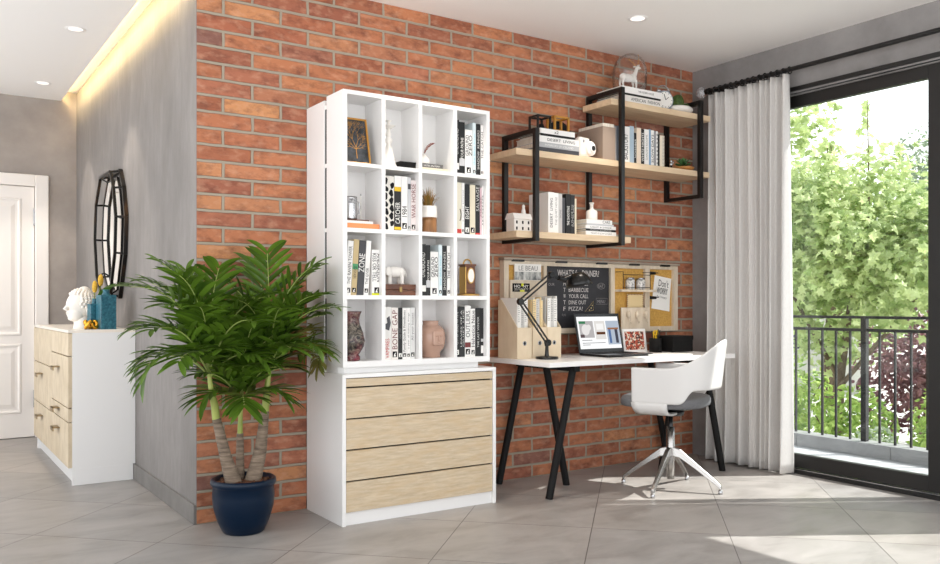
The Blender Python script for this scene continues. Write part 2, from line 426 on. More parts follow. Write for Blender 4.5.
def book(label, x, w, z, h, cov, d=.16, yf=-.42, title=None, tcol='ink', tpos=(.3, .9), th=.6, bands=(), mark=False, group=None, lean=0, down=False, mono=None):
    """upright book, spine to the room (-y); x is its left edge"""
    if lean:
        r = thing('book', label, 'book', (x+w, yf, z), 0, group); off = -w/2
        r.rotation_euler = (0, lean, 0)
    else:
        r = thing('book', label, 'book', (x+w/2, yf, z), 0, group); off = 0
    w -= .0012
    t = min(.003, w*.16)
    MB().box(off-w/2, 0, 0, off-w/2+t, d, h).box(off+w/2-t, 0, 0, off+w/2, d, h).box(off-w/2+t, 0, 0, off+w/2-t, t, h).build('cover', bcol(cov), r)
    MB().box(off-w/2+t, t, .003, off+w/2-t, d-.004, h-.003).build('page_block', M['pages'], r)
    for k, (a, b, m) in enumerate(bands):
        MB().box(off-w/2, -.0006, a*h, off+w/2, .0, b*h).build('spine_band', M[m] if isinstance(m, str) else bcol(m), r)
    if title:
        for i, ln in enumerate(title if isinstance(title, (list, tuple)) else [title]):
            nl = len(title) if isinstance(title, (list, tuple)) else 1
            mb = text_mb(ln, (tpos[1]-tpos[0])*h, w*th/nl)
            mb.xf((DOWNWARD if down else UPWARD))
            dx = 0 if nl == 1 else (i-(nl-1)/2)*w*.46*(-1 if down else 1)
            mb.xf(Matrix.Translation((off+dx, -.0011, (tpos[0]+tpos[1])/2*h)))
            mb.build('spine_title', M[tcol], r)
    if mark:
        m0, m1 = (M['ink'], M['paper']) if sum(cov) > 300 else (M['paper'], M['ink'])
        k = min(w*.7, .026); z0 = h*.045
        mk = MB().box(off-k/2, -.0012, z0, off+k/2, -.0002, z0+k*1.15)
        mk.prism([(off-k*.3, z0+k*.15), (off+k*.25, z0+k*.15), (off+k*.05, z0+k*.55), (off+k*.3, z0+k*1.0), (off-k*.1, z0+k*.7)], 1, -.0018, -.0011, 1)
        mk.build('spine_mark', [m0, m1], r)
    return r

def flat_book(label, x0, x1, yf, z, t, cov, d=.2, title=None, tcol='ink', tpos=(.15, .85), th=.55, group=None, rz=0, spine=None):
    """a book lying flat, spine to the room"""
    L = x1-x0
    r = thing('book', label, 'book', ((x0+x1)/2, yf, z), rz, group)
    c = min(.003, t*.2)
    MB().box(-L/2, 0, 0, L/2, d, c).box(-L/2, 0, t-c, L/2, d, t).box(-L/2, 0, c, L/2, c, t-c).build('cover', bcol(cov), r)
    MB().box(-L/2+.003, c, c, L/2-.003, d-.004, t-c).build('page_block', M['pages'], r)
    if title:
        mb = text_mb(title, (tpos[1]-tpos[0])*L, t*th).xf(Matrix.Translation(((tpos[0]+tpos[1]-1)/2*L, -.0008, t/2)))
        mb.build('spine_title', M[tcol], r)
    return r

# ------------------------------------------------------------------ camera and light
cam = bpy.data.objects.new('camera', bpy.data.cameras.new('camera')); COL.objects.link(cam); SC.camera = cam
cam.location = (-4.82, -4.263, 1.1); cam.rotation_euler = (R(90), 0, R(-33.7609))
cam.data.sensor_width = 36; cam.data.lens = 36*845.34/940; cam.data.shift_y = 22.26/940
cam.data.clip_start = .05; cam.data.clip_end = 300

w = bpy.data.worlds.new('sky'); SC.world = w; w.use_nodes = True
nt = w.node_tree; bg = nt.nodes['Background']
tc = N(nt, 'ShaderNodeTexCoord'); sp = N(nt, 'ShaderNodeSeparateXYZ'); nt.links.new(tc.outputs['Generated'], sp.inputs[0])
rp = ramp(nt, [(.0, (1.16, 1.17, 1.18, 1)), (.05, (.98, 1, 1.02, 1)), (.5, (.70, .75, .80, 1))]); nt.links.new(sp.outputs['Z'], rp.inputs['Fac'])
nt.links.new(rp.outputs['Color'], bg.inputs['Color']); bg.inputs['Strength'].default_value = 1.9

def lamp(name, kind, loc, energy, color=(1, 1, 1), **kw):
    l = bpy.data.lights.new(name, kind); l.energy = energy; l.color = color
    for k, v in kw.items(): setattr(l, k, v)
    o = bpy.data.objects.new(name, l); COL.objects.link(o); o.location = loc
    return o
sun = lamp('sun', 'SUN', (6, -4, 8), 6.2, (1, .97, .93), angle=R(.6))
sd = Vector((math.cos(R(-31))*math.cos(R(49)), math.sin(R(-31))*math.cos(R(49)), math.sin(R(49))))
sun.rotation_euler = sd.to_track_quat('Z', 'Y').to_euler()

SC.view_settings.view_transform = 'Standard'; SC.view_settings.look = 'None'; SC.view_settings.exposure = 0.42; SC.view_settings.gamma = 1; SC.view_settings.use_curve_mapping = False
SC.cycles.use_denoising = True
SC.cycles.max_bounces = 10; SC.cycles.transparent_max_bounces = 24; SC.cycles.diffuse_bounces = 6
SC.cycles.sample_clamp_indirect = 6; SC.cycles.caustics_reflective = False; SC.cycles.caustics_refractive = False

# ------------------------------------------------------------------ the room
H = 2.807; XW = -6.3; YB = -5.3; YF = 3.545; XG = -3.612; CE = -3.73
struct('floor', MB().box(XW, YB, -.1, .2, YF+.1, 0), M['tile'])
struct('ceiling', MB().box(XW-.6, YB, H, .2, 0, H+.12).box(XW-.6, 0, H, CE, YF, H+.02).box(XW, YF, H, CE-.2, YF+.1, H+.12).box(-4.1, 0, 2.886, -3.45, YF+.1, 2.93), M['ceiling'])
struct('wall_brick', MB().box(-3.610, 0, 0, 0.0, .1, H+.1), M['brick'])
struct('wall_corridor', MB().box(XG, .0005, 0, -3.610, YF, 2.886).box(-3.610, .1, 0, -3.45, YF+.1, 2.93), M['concrete'])
DX0, DX1, DT = -4.83, -3.926, 2.073
struct('wall_end', MB().box(XW, YF, 0, DX0-.1, YF+.1, 2.886).box(DX1+.1, YF, 0, -3.606, YF+.1, 2.886).box(DX0-.1, YF, DT+.095, DX1+.1, YF+.1, 2.886).box(DX0-.1, YF+.08, 0, DX1+.1, YF+.1, DT+.095), M['concrete_far'])
# window wall: jamb, lintel, pier, far part
WY0, WY1, WT = -.64, -1.93, 2.515
wr = MB().box(0, WY0, 0, .2, .1, H+.1).box(0, WY1, WT, .2, WY0, H+.1).box(0, -2.5, 0, .2, WY1, H+.1).box(0, -4.6, WT, .2, -2.5, H+.1).box(0, YB, 0, .2, -4.6, H+.1)
struct('wall_window', wr, M['concrete_dark'])
bb = MB()
ys = [0.0]
while ys[-1] < YF: ys.append(min(ys[-1]+.62, YF))
for a, b in zip(ys[:-1], ys[1:]): bb.box(XG-.014, a+.001, 0, XG, b-.001, .098)
struct('baseboard_corridor', bb, M['skirt'], .002)
# door at the end of the corridor
dm = MB()
for x0, x1 in ((DX0-.1, DX0), (DX1, DX1+.1)): dm.box(x0, YF-.022, 0, x1, YF+.08, DT+.095)
dm.box(DX0, YF-.022, DT, DX1, YF+.08, DT+.095)
door = thing('door_1', None, None, (0, 0, 0)); door['kind'] = 'structure'
dm.build('casing', M['door'], door, .006)
sl = MB().box(DX0+.004, YF+.012, .006, DX1-.004, YF+.05, DT-.004)
slab = sl.build('door_leaf', M['door'], door, .003)
for z0, z1 in ((.22, .76), (.86, 1.955)):
    xa, xb = DX0+.13, DX1-.115
    pm = MB()
    def ringp(i, y): return [(xa+i, y, z0+i), (xb-i, y, z0+i), (xb-i, y, z1-i), (xa+i, y, z1-i)]
    R_ = [ringp(-.016, YF+.012), ringp(-.010, YF+.004), ringp(0, YF+.003), ringp(.012, YF+.0115), ringp(.03, YF+.0115), ringp(.06, YF+.005)]
    vs = [p for r_ in R_ for p in r_]; fs = []
    for k in range(5):
        for i in range(4): fs.append((k*4+i, k*4+(i+1) % 4, k*4+4+(i+1) % 4, k*4+4+i))
    fs.append((20, 21, 22, 23)); pm.add(vs, fs)
    pm.build('raised_panel', M['door'], door)
for z in (.25, 1.75): MB().box(DX1-.012, YF-.004, z, DX1+.008, YF+.012, z+.14).build('hinge', M['steel'], door, .002)

# sliding glass door in the window wall
win = thing('window_1', None, None, (0, 0, 0)); win['kind'] = 'structure'
FM = M['black_frame']
MB().box(-.012, WY1, WT-.028, .12, WY0, WT).box(-.012, WY1, 0, .12, WY0, .022).box(-.012, WY0-.05, .022, .12, WY0, WT-.028).box(-.012, WY1, .022, .12, WY1+.012, WT-.028).build('outer_frame', FM, win, .002)
MB().box(.0, WY1, WT-.048, .1, WY0, WT-.04).box(.0, WY1, .026, .1, WY0, .03).build('track', M['steel'], win)
sash = MB()
SY0, SY1, ST, SB = -.69, -1.80, 2.465, .034
sash.box(.02, SY1, SB, .065, SY1+.088, ST).box(.02, SY0-.08, SB, .065, SY0, ST).box(.02, SY1+.088, ST-.078, .065, SY0-.08, ST).box(.02, SY1+.088, SB, .065, SY0-.08, SB+.088)
sash.build('sash', FM, win, .003)
MB().box(.04, SY1+.08, SB+.08, .046, SY0-.07, ST-.07).build('pane', M['glass'], win)
MB().box(.0, WY1+.012, 2.462, .03, WY0-.05, 2.487).build('head_strip', M['concrete_dark'], win)
sash2 = MB().box(.07, WY1+.012, SB, .11, WY1+.07, ST).box(.07, SY1, ST-.06, .11, WY1+.07, ST).box(.07, SY1, SB, .11, WY1+.07, SB+.06)
sash2.build('sash', FM, win, .003)
win2 = thing('window_2', None, None, (0, 0, 0)); win2['kind'] = 'structure'
MB().box(-.012, -4.6, WT-.05, .12, -2.5, WT).box(-.012, -4.6, 0, .12, -2.5, .03).box(-.012, -2.56, .03, .12, -2.5, WT-.05).box(-.012, -4.6, .03, .12, -4.54, WT-.05).box(.02, -3.6, .03, .08, -3.5, WT-.05).build('outer_frame', FM, win2, .002)
MB().box(.04, -4.54, .03, .046, -2.56, WT-.05).build('pane', M['glass'], win2)

# LED strip in the ceiling recess
led = MB().box(-3.765, .05, 2.860, -3.747, YF-.05, 2.868)
led_o = tag(led.build('led_strip', M['led']), 'glowing warm light strip in the ceiling recess along the grey wall', 'light')
# recessed downlights (two in the corridor, one over the desk, one above the bookcase)
def downlight(x, y, label, energy=34, col=(1, .90, .79), size=66):
    r = thing('downlight', label, 'light', (x, y, H), 0, 'recessed ceiling downlights')
    MB().lathe([(.042, -.001), (.058, -.003), (.060, 0)], 32, closed=True).build('trim_ring', M['lamp_white'], r)
    MB().lathe([(.0001, -.0012), (.043, -.0012)], 32, closed=True).build('lens', M['lens'], r)
    l = lamp('downlight_beam', 'SPOT', (0, 0, -.012), energy, col, spot_size=R(size), spot_blend=.4, shadow_soft_size=.03)
    l.parent = r
downlight(-3.94, 1.457, 'white downlight nearer the room in the corridor ceiling')
downlight(-3.935, 2.99, 'white downlight in front of the door in the corridor ceiling')
downlight(-1.18, -.62, 'white downlight in the ceiling above the desk')
downlight(-2.56, -.62, 'white downlight in the ceiling above the bookcase', 34)

# ------------------------------------------------------------------ drawer cabinet under the bookcase
LQ = M['lacquer']
cab = thing('drawer_cabinet', 'wide white drawer cabinet with pale oak fronts standing under the bookcase', 'cabinet', (-2.562, -.449, 0))
HW = .465; DP = .445
MB().box(-HW, 0, 0, -HW+.02, DP, .733).box(HW-.02, 0, 0, HW, DP, .733).box(-HW, 0, .733, HW, DP, .752).box(-HW+.02, DP-.01, .06, HW-.02, DP, .733).build('body', LQ, cab, .0015)
MB().box(-HW+.02, .018, 0, HW-.02, .036, .066).build('plinth', LQ, cab)
MB().box(-HW+.02, .03, .066, HW-.02, .05, .732).build('painted_gap_shade', M['black_matte'], cab)  # black sheet behind the fronts, painted shade for the drawer seams
for z0, z1 in ((.690, .729), (.5335, .682), (.379, .526), (.2235, .371), (.067, .2155)):
    MB().box(-HW+.0225, .004, z0, HW-.0225, .024, z1).build('drawer_front', M['oak'], cab, .001)

# ------------------------------------------------------------------ bookcase on top
bk = thing('bookcase', 'tall white open bookcase of sixteen cubbies standing on the oak drawer cabinet', 'bookcase', (-3.024, -.449, .752))
def bz(z): return z-.752
MB().box(-.003, .216, 0, .90, .446, bz(2.148)).build('back_cabinet', LQ, bk, .0015)
MB().prism([(.03, .05), (.84, .05), (.86, .08), (.86, .216), (.01, .216), (.01, .08)], 2, 0, bz(.786)).build('swivel_base', LQ, bk, .002)
MB().box(.002, .197, bz(.80), .86, .2155, bz(2.12)).build('painted_gap_shade', M['black_matte'], bk)  # black strip added in the open gap to stand in for its shade
for z in (.80, 1.13, 1.47, 1.80, 2.10): MB().box(.0, .1965, bz(z), .016, .217, bz(z)+.02).build('hinge', M['lamp_white'], bk)
XP = [0, .0235, .2155, .2365, .433, .453, .650, .6705, .8635, .885]
D0 = .196
MB().box(0, 0, bz(.786), XP[1], D0, bz(2.164)).build('side_panel', LQ, bk, .001)
MB().box(XP[8], 0, bz(.786), XP[9], D0, bz(2.164)).build('side_panel', LQ, bk, .001)
for i in (2, 4, 6): MB().box(XP[i], .0005, bz(.814), XP[i+1], D0-.008, bz(2.143)).build('divider', LQ, bk)
ZS = [(.786, .8145), (1.1245, 1.1455), (1.4595, 1.480), (1.788, 1.807), (2.143, 2.164)]
for a, b in ZS: MB().box(XP[1], .0003, bz(a), XP[8], D0-.008, bz(b)).build('shelf', LQ, bk)
MB().box(XP[1], D0-.008, bz(.786), XP[8], D0, bz(2.164)).build('back_panel', LQ, bk)
F4, F3, F2, F1 = .8145, 1.1455, 1.480, 1.807     # the four shelf tops, from below

# framed picture, row 1
pf = thing('framed_picture', 'gold framed black picture of a golden tree leaning in the top left cubby', 'picture', (-2.925, -.418, F1)); pf.rotation_euler = (R(-13), 0, 0)
w2, hh = .0735, .247
MB().box(-w2, 0, 0, -w2+.009, .014, hh).box(w2-.009, 0, 0, w2, .014, hh).box(-w2+.009, 0, 0, w2-.009, .014, .009).box(-w2+.009, 0, hh-.009, w2-.009, .014, hh).build('frame', M['gold_paint'], pf, .001)
art = noisy('dark_canvas', (16, 17, 19), (70, 76, 84), (26, 26, 26), 6, .5)
MB().box(-w2+.009, .006, .009, w2-.009, .012, hh-.009).build('canvas', art, pf)
tm = MB(); rnd = random.Random(3)
def branch(p, a, L, wd, k):
    q = (p[0]+math.sin(a)*L, p[1]+math.cos(a)*L)
    n = (math.cos(a)*wd/2, -math.sin(a)*wd/2); e = .6
    if abs(q[0]) > w2-.013 or q[1] > hh-.014 or q[1] < .02: return
    tm.add([(p[0]-n[0], .0055, p[1]-n[1]), (p[0]+n[0], .0055, p[1]+n[1]), (q[0]+n[0]*e, .0055, q[1]+n[1]*e), (q[0]-n[0]*e, .0055, q[1]-n[1]*e)], [(0, 1, 2, 3)])
    if k:
        for s in (-1, 1): branch(q, a+s*rnd.uniform(.3, .62), L*rnd.uniform(.66, .84), wd*.66, k-1)
        if rnd.random() < .5: branch(q, a+rnd.uniform(-.2, .2), L*.7, wd*.7, k-1)
branch((0, .03), 0, .06, .0046, 7)
for s in (-1.25, -.8, .8, 1.25): branch((0, .08), s, .032, .0022, 5)
tm.build('painted_tree', M['gold_paint'], pf)

# white candlestick, row 1
cs = thing('candlestick', 'tall white turned candlestick in the top row second cubby', 'candlestick', (-2.724, -.365, F1))
cs.scale = (1.05, 1.05, 1.12)
MB().lathe([(.0, 0), (.043, 0), (.044, .006), (.036, .02), (.028, .05), (.02, .085), (.012, .11), (.011, .116), (.018, .122), (.02, .132), (.012, .142), (.01, .15), (.016, .155), (.010, .165), (.008, .185), (.0, .185)], 32).build('stem', M['ceramic'], cs)
MB().lathe([(.0, .185), (.014, .186), (.032, .197), (.034, .199), (.014, .195), (.008, .2), (.007, .215), (.016, .221), (.017, .223), (.0, .222)], 32).build('cup', M['ceramic'], cs)
bx = thing('trinket_box', 'small flat black box beside the white candlestick', 'box', (-2.637, -.372, F1))
MB().box(-.046, -.045, 0, .046, .045, .026).build('base', M['black_matte'], bx, .001)
MB().box(-.048, -.047, .026, .048, .047, .036).build('lid', M['black_matte'], bx, .001)

# ink pot with quill on two books, row 1
g = 'flat books under the quill'
flat_book('cream flat book at the bottom under the quill pot', -2.562, -2.398, -.425, F1, .016, CREAM, .15, group=g)
flat_book('dark grey flat book on top of the cream one, under the quill pot', -2.566, -2.425, -.42, F1+.016, .022, (96, 94, 92), .14, title='NOTES ON FORM', tcol='paper', th=.4, group=g)
ip = thing('quill_pot', 'squat white ink pot holding a brown feather quill on two flat books', 'ink pot', (-2.508, -.36, F1+.038))
MB().lathe([(.0, 0), (.030, 0), (.033, .008), (.028, .03), (.012, .052), (.008, .062), (.0, .062)], 28).build('pot', M['ceramic'], ip)
fm = MB(); pts = [Vector((0, 0, .055)), Vector((.010, 0, .08)), Vector((.026, 0, .103)), Vector((.046, 0, .118)), Vector((.064, 0, .124))]
fm.tube(pts, [.0012, .0012, .001, .0008, .0004], 6)
for i in range(14):
    t = i/13; k = min(3, int(t*4)); f = t*4-k; p = pts[k].lerp(pts[k+1], f); wd = .008*math.sin(PI*(.12+.85*t))
    d = (pts[k+1]-pts[k]).normalized(); n = Vector((-d.z, 0, d.x))
    for s in (-1, 1): fm.add([p, p+d*.006, p+d*.010+n*s*wd+Vector((0, .002, 0)), p+d*.003+n*s*wd*.9+Vector((0, .002, 0))], [(0, 1, 2, 3)])
fm.build('feather', M['feather'], ip)

# ---- books, top right cubby
g = 'books in the top right cubby'
def H1(zt): return zt-F1
book('black book with grey picture panel, leftmost in the top right cubby', -2.352, .030, F1, .292, BLACK, title='UNDERLAND', tcol='paper_grey', tpos=(.36, .84), th=.72, bands=[(.08, .2, WHITE)], group=g)
book('black book with white title, second from left in the top right cubby', -2.321, .036, F1, .283, BLACK, title='FOUR PATHS', tcol='paper', tpos=(.3, .7), th=.5, bands=[(.16, .3, LGREY)], group=g)
book('short white book with two large lines of lettering in the top right cubby', -2.284, .049, F1, .246, WHITE, title=['GROUND', 'ZERO'], tpos=(.42, .88), th=.86, mark=True, group=g)
book('white book with a cyan stripe down its edge in the top right cubby', -2.234, .022, F1, .288, (214, 226, 230), title='the blue hour', tcol='cyan', tpos=(.2, .8), th=.5, mark=True, group=g)
book('wide black book with small grey lettering in the top right cubby', -2.211, .030, F1, .285, BLACK, title='SHADOW  RUNNERS', tcol='paper_grey', tpos=(.12, .88), th=.5, group=g)
book('white book with tall black capitals at the right of the top right cubby', -2.1805, .0185, F1, .282, WHITE, title='THE CATCH', tpos=(.34, .86), th=.8, mark=True, group=g)

# ---- row 2, cubby 1: jug and stacked books
g = 'flat books under the silver jug'
flat_book('orange flat book, lowest under the silver jug', -2.998, -2.812, -.43, F2, .026, (226, 142, 86), .16, group=g)
flat_book('white flat book on the orange one under the silver jug', -2.999, -2.846, -.425, F2+.026, .013, WHITE, .15, group=g)
tr = thing('tray', 'thin dark tray carrying the silver jug on the white flat book', 'tray', (-2.925, -.355, F2+.039))
MB().box(-.068, -.055, 0, .064, .055, .005).build('base', M['walnut'], tr, .001)
MB().box(-.068, -.055, .005, .064, -.051, .008).box(-.068, .051, .005, .064, .055, .008).box(-.068, -.051, .005, -.064, .051, .008).box(.060, -.051, .005, .064, .051, .008).build('rim', M['walnut'], tr)
jg = thing('jug', 'silver jug with a patterned collar on the dark tray', 'jug', (-2.944, -.36, F2+.044))
MB().lathe([(.0, 0), (.033, 0), (.037, .01), (.039, .05), (.036, .09), (.035, .112), (.037, .120), (.034, .118), (.032, .09), (.0, .085)], 32).build('body', M['steel'], jg)
MB().lathe([(.0362, .086), (.0372, .088), (.0372, .108), (.0362, .110)], 32, closed=True).build('collar', noisy('etched_band', (52, 52, 54), (196, 196, 198), (90, 90, 90), 3, .3), jg)
MB().tube([(.036, 0, .1), (.05, 0, .096), (.055, 0, .07), (.05, 0, .04), (.037, 0, .03)], .004, 8).build('handle', M['steel'], jg)
pn = thing('pen_stand', 'thin white pen standing beside the silver jug', 'pen', (-2.878, -.35, F2+.044))
MB().lathe([(.0, 0), (.009, 0), (.009, .006), (.004, .012), (.003, .13), (.0, .13)], 16).build('shaft', M['ceramic'], pn)
MB().lathe([(.0, .13), (.0042, .131), (.0042, .138), (.0, .142)], 16).build('tip', M['steel'], pn)

# ---- row 2, cubby 2
g = 'books beside the silver jug'
r = book('thick white book with black animal spots in the second row', -2.782, .060, F2, .279, (226, 222, 214), group=g)
sm = MB(); rnd = random.Random(12)
for i in range(7):
    for j in range(2):
        cx, cz = -.016+.032*j+rnd.uniform(-.004, .004), .018+.039*i+(.018 if j else 0)
        if cz > .268: continue
        n = 11; ph = rnd.random()*6
        poly = [(max(-.0285, min(.0285, cx+(.0125+.003*math.sin(3*a*2*PI/n+ph))*math.cos(a*2*PI/n))), max(.004, min(.276, cz+(.0165+.004*math.sin(2*a*2*PI/n+ph))*math.sin(a*2*PI/n)))) for a in range(n)]
        sm.add([(x, -.0011, z) for x, z in poly], [tuple(range(n))])
sm.build('spots', M['ink'], r)
book('black book with yellow top and CATCHER lettering in the second row', -2.721, .040, F2, .284, BLACK, title='CATCHER', tcol='paper', tpos=(.13, .52), th=.72, bands=[(.80, 1, WHITE), (.72, .80, 'yellow'), (.02, .07, 'yellow')], group=g)
book('white book numbered 1984 in the second row', -2.680, .038, F2, .284, WHITE, title='1984', tpos=(.26, .46), th=.8, mark=True, group=g)
book('grey book squeezed beside the white 1984 one', -2.641, .018, F2, .282, LGREY, bands=[(.78, .88, DGREY)], mark=True, group=g)
book('pale book with dark red lettering, rightmost of the spotted book row', -2.6225, .031, F2, .268, (222, 212, 210), title='WAR HORSE', tcol='maroon', tpos=(.26, .93), th=.8, mark=True, group=g)

# ---- row 2, cubby 3: grass in a two-part pot
gp = thing('potted_grass', 'small tufted orange green grass in a white and wood pot', 'plant', (-2.492, -.375, F2))
MB().lathe([(.0, 0), (.046, 0), (.047, .004), (.047, .082), (.0, .082)], 32).build('wooden_base', noisy('acacia', (112, 74, 40), (168, 118, 70), (30, 30, 5), 5, .5), gp)
MB().lathe([(.0, .082), (.049, .082), (.05, .086), (.05, .143), (.046, .143), (.045, .134), (.0, .134)], 32).build('white_pot', M['ceramic'], gp)
gm = MB(); rnd = random.Random(5)
for i in range(90):
    a = rnd.uniform(0, 2*PI); L = rnd.uniform(.07, .125); out = rnd.uniform(.05, .9)
    if math.cos(a)*out > .0: out *= 1.15
    r0 = rnd.uniform(0, .028); p0 = Vector((r0*math.cos(a), r0*math.sin(a), .132)); d = Vector((math.cos(a), math.sin(a), 0)); n = Vector((-d.y, d.x, 0))
    q = []
    for k in range(6):
        t = k/5; c = p0+d*(L*out*.75*t*t+.004*t)+Vector((0, 0, L*(t-.42*out*t*t)))
        if out > .6: c.y = max(c.y, -.056) if k else c.y
        wd = .0032*(1-t)**.6+.0002
        q += [c-n*wd, c+n*wd]
    gm.add(q, [(2*k, 2*k+1, 2*k+3, 2*k+2) for k in range(5)], 0, True)
gm.build('foliage', M['grass_leaf'], gp)

# ---- row 2, cubby 4
g = 'books in the right cubby of the second row'
r = book('cream book with a black arc on its spine in the second row right cubby', -2.3525, .046, F2, .280, (226, 220, 200), bands=[(.02, .1, 'red')], group=g)
MB().tube([(.008+.011*math.cos(a), -.001, .105+.034*math.sin(a)) for a in [(-70+14*i)*PI/180 for i in range(11)]], .0022, 6).build('spine_arc', M['ink'], r)
book('thin white book with small lettering left of the black EIGHT book', -2.306, .019, F2, .280, WHITE, title='a winter journal', tcol='ink_grey', tpos=(.25, .85), th=.5, mark=True, group=g)
book('black book with bold white EIGHT lettering', -2.2865, .034, F2, .277, BLACK, title='EIGHT', tcol='paper', tpos=(.31, .56), th=.74, bands=[], mark=True, group=g)
book('plain cream book right of the black EIGHT book', -2.252, .036, F2, .274, CREAM, mark=True, group=g)
book('black book with grey lettering and a red foot in the second row', -2.2155, .030, F2, .275, BLACK, title='SALVAGE', tcol='paper_grey', tpos=(.48, .97), th=.7, bands=[(0, .045, 'red')], group=g)
book('pink book in the right cubby of the second row', -2.185, .012, F2, .262, (220, 188, 196), title='MAYBE', tcol='maroon', tpos=(.4, .8), th=.6, group=g)
book('white book with spaced black lettering, rightmost in the second row', -2.1725, .0108, F2, .275, WHITE, title='A R C H E T Y P E', tpos=(.2, .8), th=.8, mark=False, group=g)

# ---- row 3, cubby 1 (four lean to the right against a fifth)
g = 'leaning books in the left cubby of the third row'
LN = R(3.6)
book('white leaning book, leftmost in the third row', -2.999, .031, F3, .272, WHITE, title='THE RAVEN TOWER', tpos=(.2, .9), th=.6, mark=True, lean=LN, group=g)
book('tan leaning book with a green patch in the third row', -2.967, .030, F3, .280, TAN, title='NEW VOICES', tcol='ink', tpos=(.3, .52), th=.55, bands=[(.46, .56, (70, 146, 96))], mark=True, lean=LN, group=g)
book('dark grey leaning book with white streaks in the third row', -2.936, .038, F3, .275, (58, 58, 62), title='ZONE', tcol='paper', tpos=(.42, .76), th=.85, bands=[], lean=LN, group=g)
book('white leaning book with THE GIVER lettering in the third row', -2.897, .027, F3, .276, WHITE, title='THE GIVER', tpos=(.2, .5), th=.6, mark=True, lean=LN, group=g)
book('short wide white book with two black lines of lettering in the third row', -2.851, .056, F3, .232, WHITE, title=['ANDERSON', 'KISS OR TELL'], tpos=(.3, .92), th=.82, down=True, mark=True, bands=[(0, .05, 'lime')], group=g)

# ---- row 3, cubby 2: walnut chest with a white elephant
ch = thing('wooden_chest', 'dark walnut keepsake chest under the white elephant figure', 'box', (-2.682, -.345, F3))
MB().box(-.097, -.07, 0, .097, .07, .028).build('body', M['walnut'], ch, .002)
MB().box(-.099, -.072, .030, .099, .072, .058).build('lid', M['walnut'], ch, .002)
MB().box(-.008, -.076, .018, .008, -.070, .044).build('clasp', M['old_brass'], ch, .001)
el = thing('elephant_figure', 'white ceramic elephant figurine standing on the walnut chest', 'figurine', (-2.682, -.345, F3+.058))
em = MB()
def ell(c, r, fn=None): em.sphere(c, r, 20, 12, 0, fn)
ell((0, 0, .066), (.058, .026, .030)); ell((-.062, 0, .066), (.026, .022, .026)); ell((.035, 0, .064), (.03, .025, .029))
for x in (-.034, .040):
    for y in (-.015, .015): em.lathe([(.0, 0), (.0125, 0), (.011, .012), (.0115, .055), (.0, .06)], 14, (x, y, 0))
em.tube([(-.08, 0, .062), (-.094, 0, .05), (-.098, 0, .032), (-.094, 0, .016), (-.086, 0, .010)], [.011, .009, .007, .005, .004], 10)
em.tube([(.062, 0, .076), (.072, 0, .06), (.073, 0, .04)], [.004, .003, .003], 8)
em.build('body', M['ceramic'], el)
for s in (-1, 1):
    MB().sphere((-.046, s*.028, .068), (.018, .004, .024), 16, 10).build('ear', M['ceramic'], el)
    MB().tube([(-.082, s*.011, .056), (-.094, s*.013, .048), (-.104, s*.013, .05)], [.003, .0026, .001], 8).build('tusk', M['ceramic'], el)

# ---- row 3, cubby 3
g = 'books in the third cubby of the third row'
book('black book with grey picture panel, leftmost of the six above the pink vase', -2.569, .038, F3, .272, BLACK, title='UNDERLAND', tcol='paper_grey', tpos=(.36, .84), th=.72, bands=[(.08, .2, WHITE)], mark=False, group=g)
book('black book with white title, second from left of the six above the pink vase', -2.530, .026, F3, .268, BLACK, title='FOUR PATHS', tcol='paper', tpos=(.3, .7), th=.5, bands=[(.16, .3, LGREY)], group=g)
book('short white book with two large lines of lettering above the pink vase', -2.503, .049, F3, .234, WHITE, title=['GROUND', 'ZERO'], tpos=(.42, .88), th=.86, mark=True, group=g)
book('white book with a cyan stripe down its edge above the pink vase', -2.453, .023, F3, .272, (214, 226, 230), title='the blue hour', tcol='cyan', tpos=(.2, .8), th=.5, mark=True, group=g)
book('wide black book with small grey lettering above the pink vase', -2.4295, .029, F3, .268, BLACK, title='SHADOW  RUNNERS', tcol='paper_grey', tpos=(.12, .88), th=.5, group=g)
book('white book with tall black capitals, rightmost of the six above the pink vase', -2.400, .023, F3, .268, WHITE, title='THE CATCH', tpos=(.34, .86), th=.8, mark=True, group=g)

# ---- row 3, cubby 4: mantel clock
mc = thing('mantel_clock', 'dark wooden clock with a gold oval face and round gold base', 'clock', (-2.232, -.365, F3))
MB().lathe([(.0, 0), (.068, 0), (.07, .004), (.068, .010), (.05, .014), (.0, .014)], 40).build('base', M['brass'], mc)
MB().box(-.032, -.03, .014, .032, .03, .165).build('case', M['walnut'], mc, .002)
MB().box(-.0335, -.031, .010, -.028, .031, .16).build('edge_trim', M['brass'], mc)
MB().box(-.037, -.034, .165, .037, .034, .176).build('top_plate', M['walnut'], mc, .002)
fc = MB(); n = 36
fc.prism([(.024*math.cos(2*PI*i/n), .112+.044*math.sin(2*PI*i/n)) for i in range(n)], 1, -.037, -.0295)
fc.build('face', M['brass'], mc, .0015)
MB().prism([(.019*math.cos(2*PI*i/n), .112+.037*math.sin(2*PI*i/n)) for i in range(n)], 1, -.0385, -.0365).build('dial', M['ceramic'], mc)
MB().tube([(.026*math.cos(a), 0, .176+.026*math.sin(a)) for a in [PI*i/14 for i in range(15)]], .0045, 8).build('handle', M['brass'], mc)

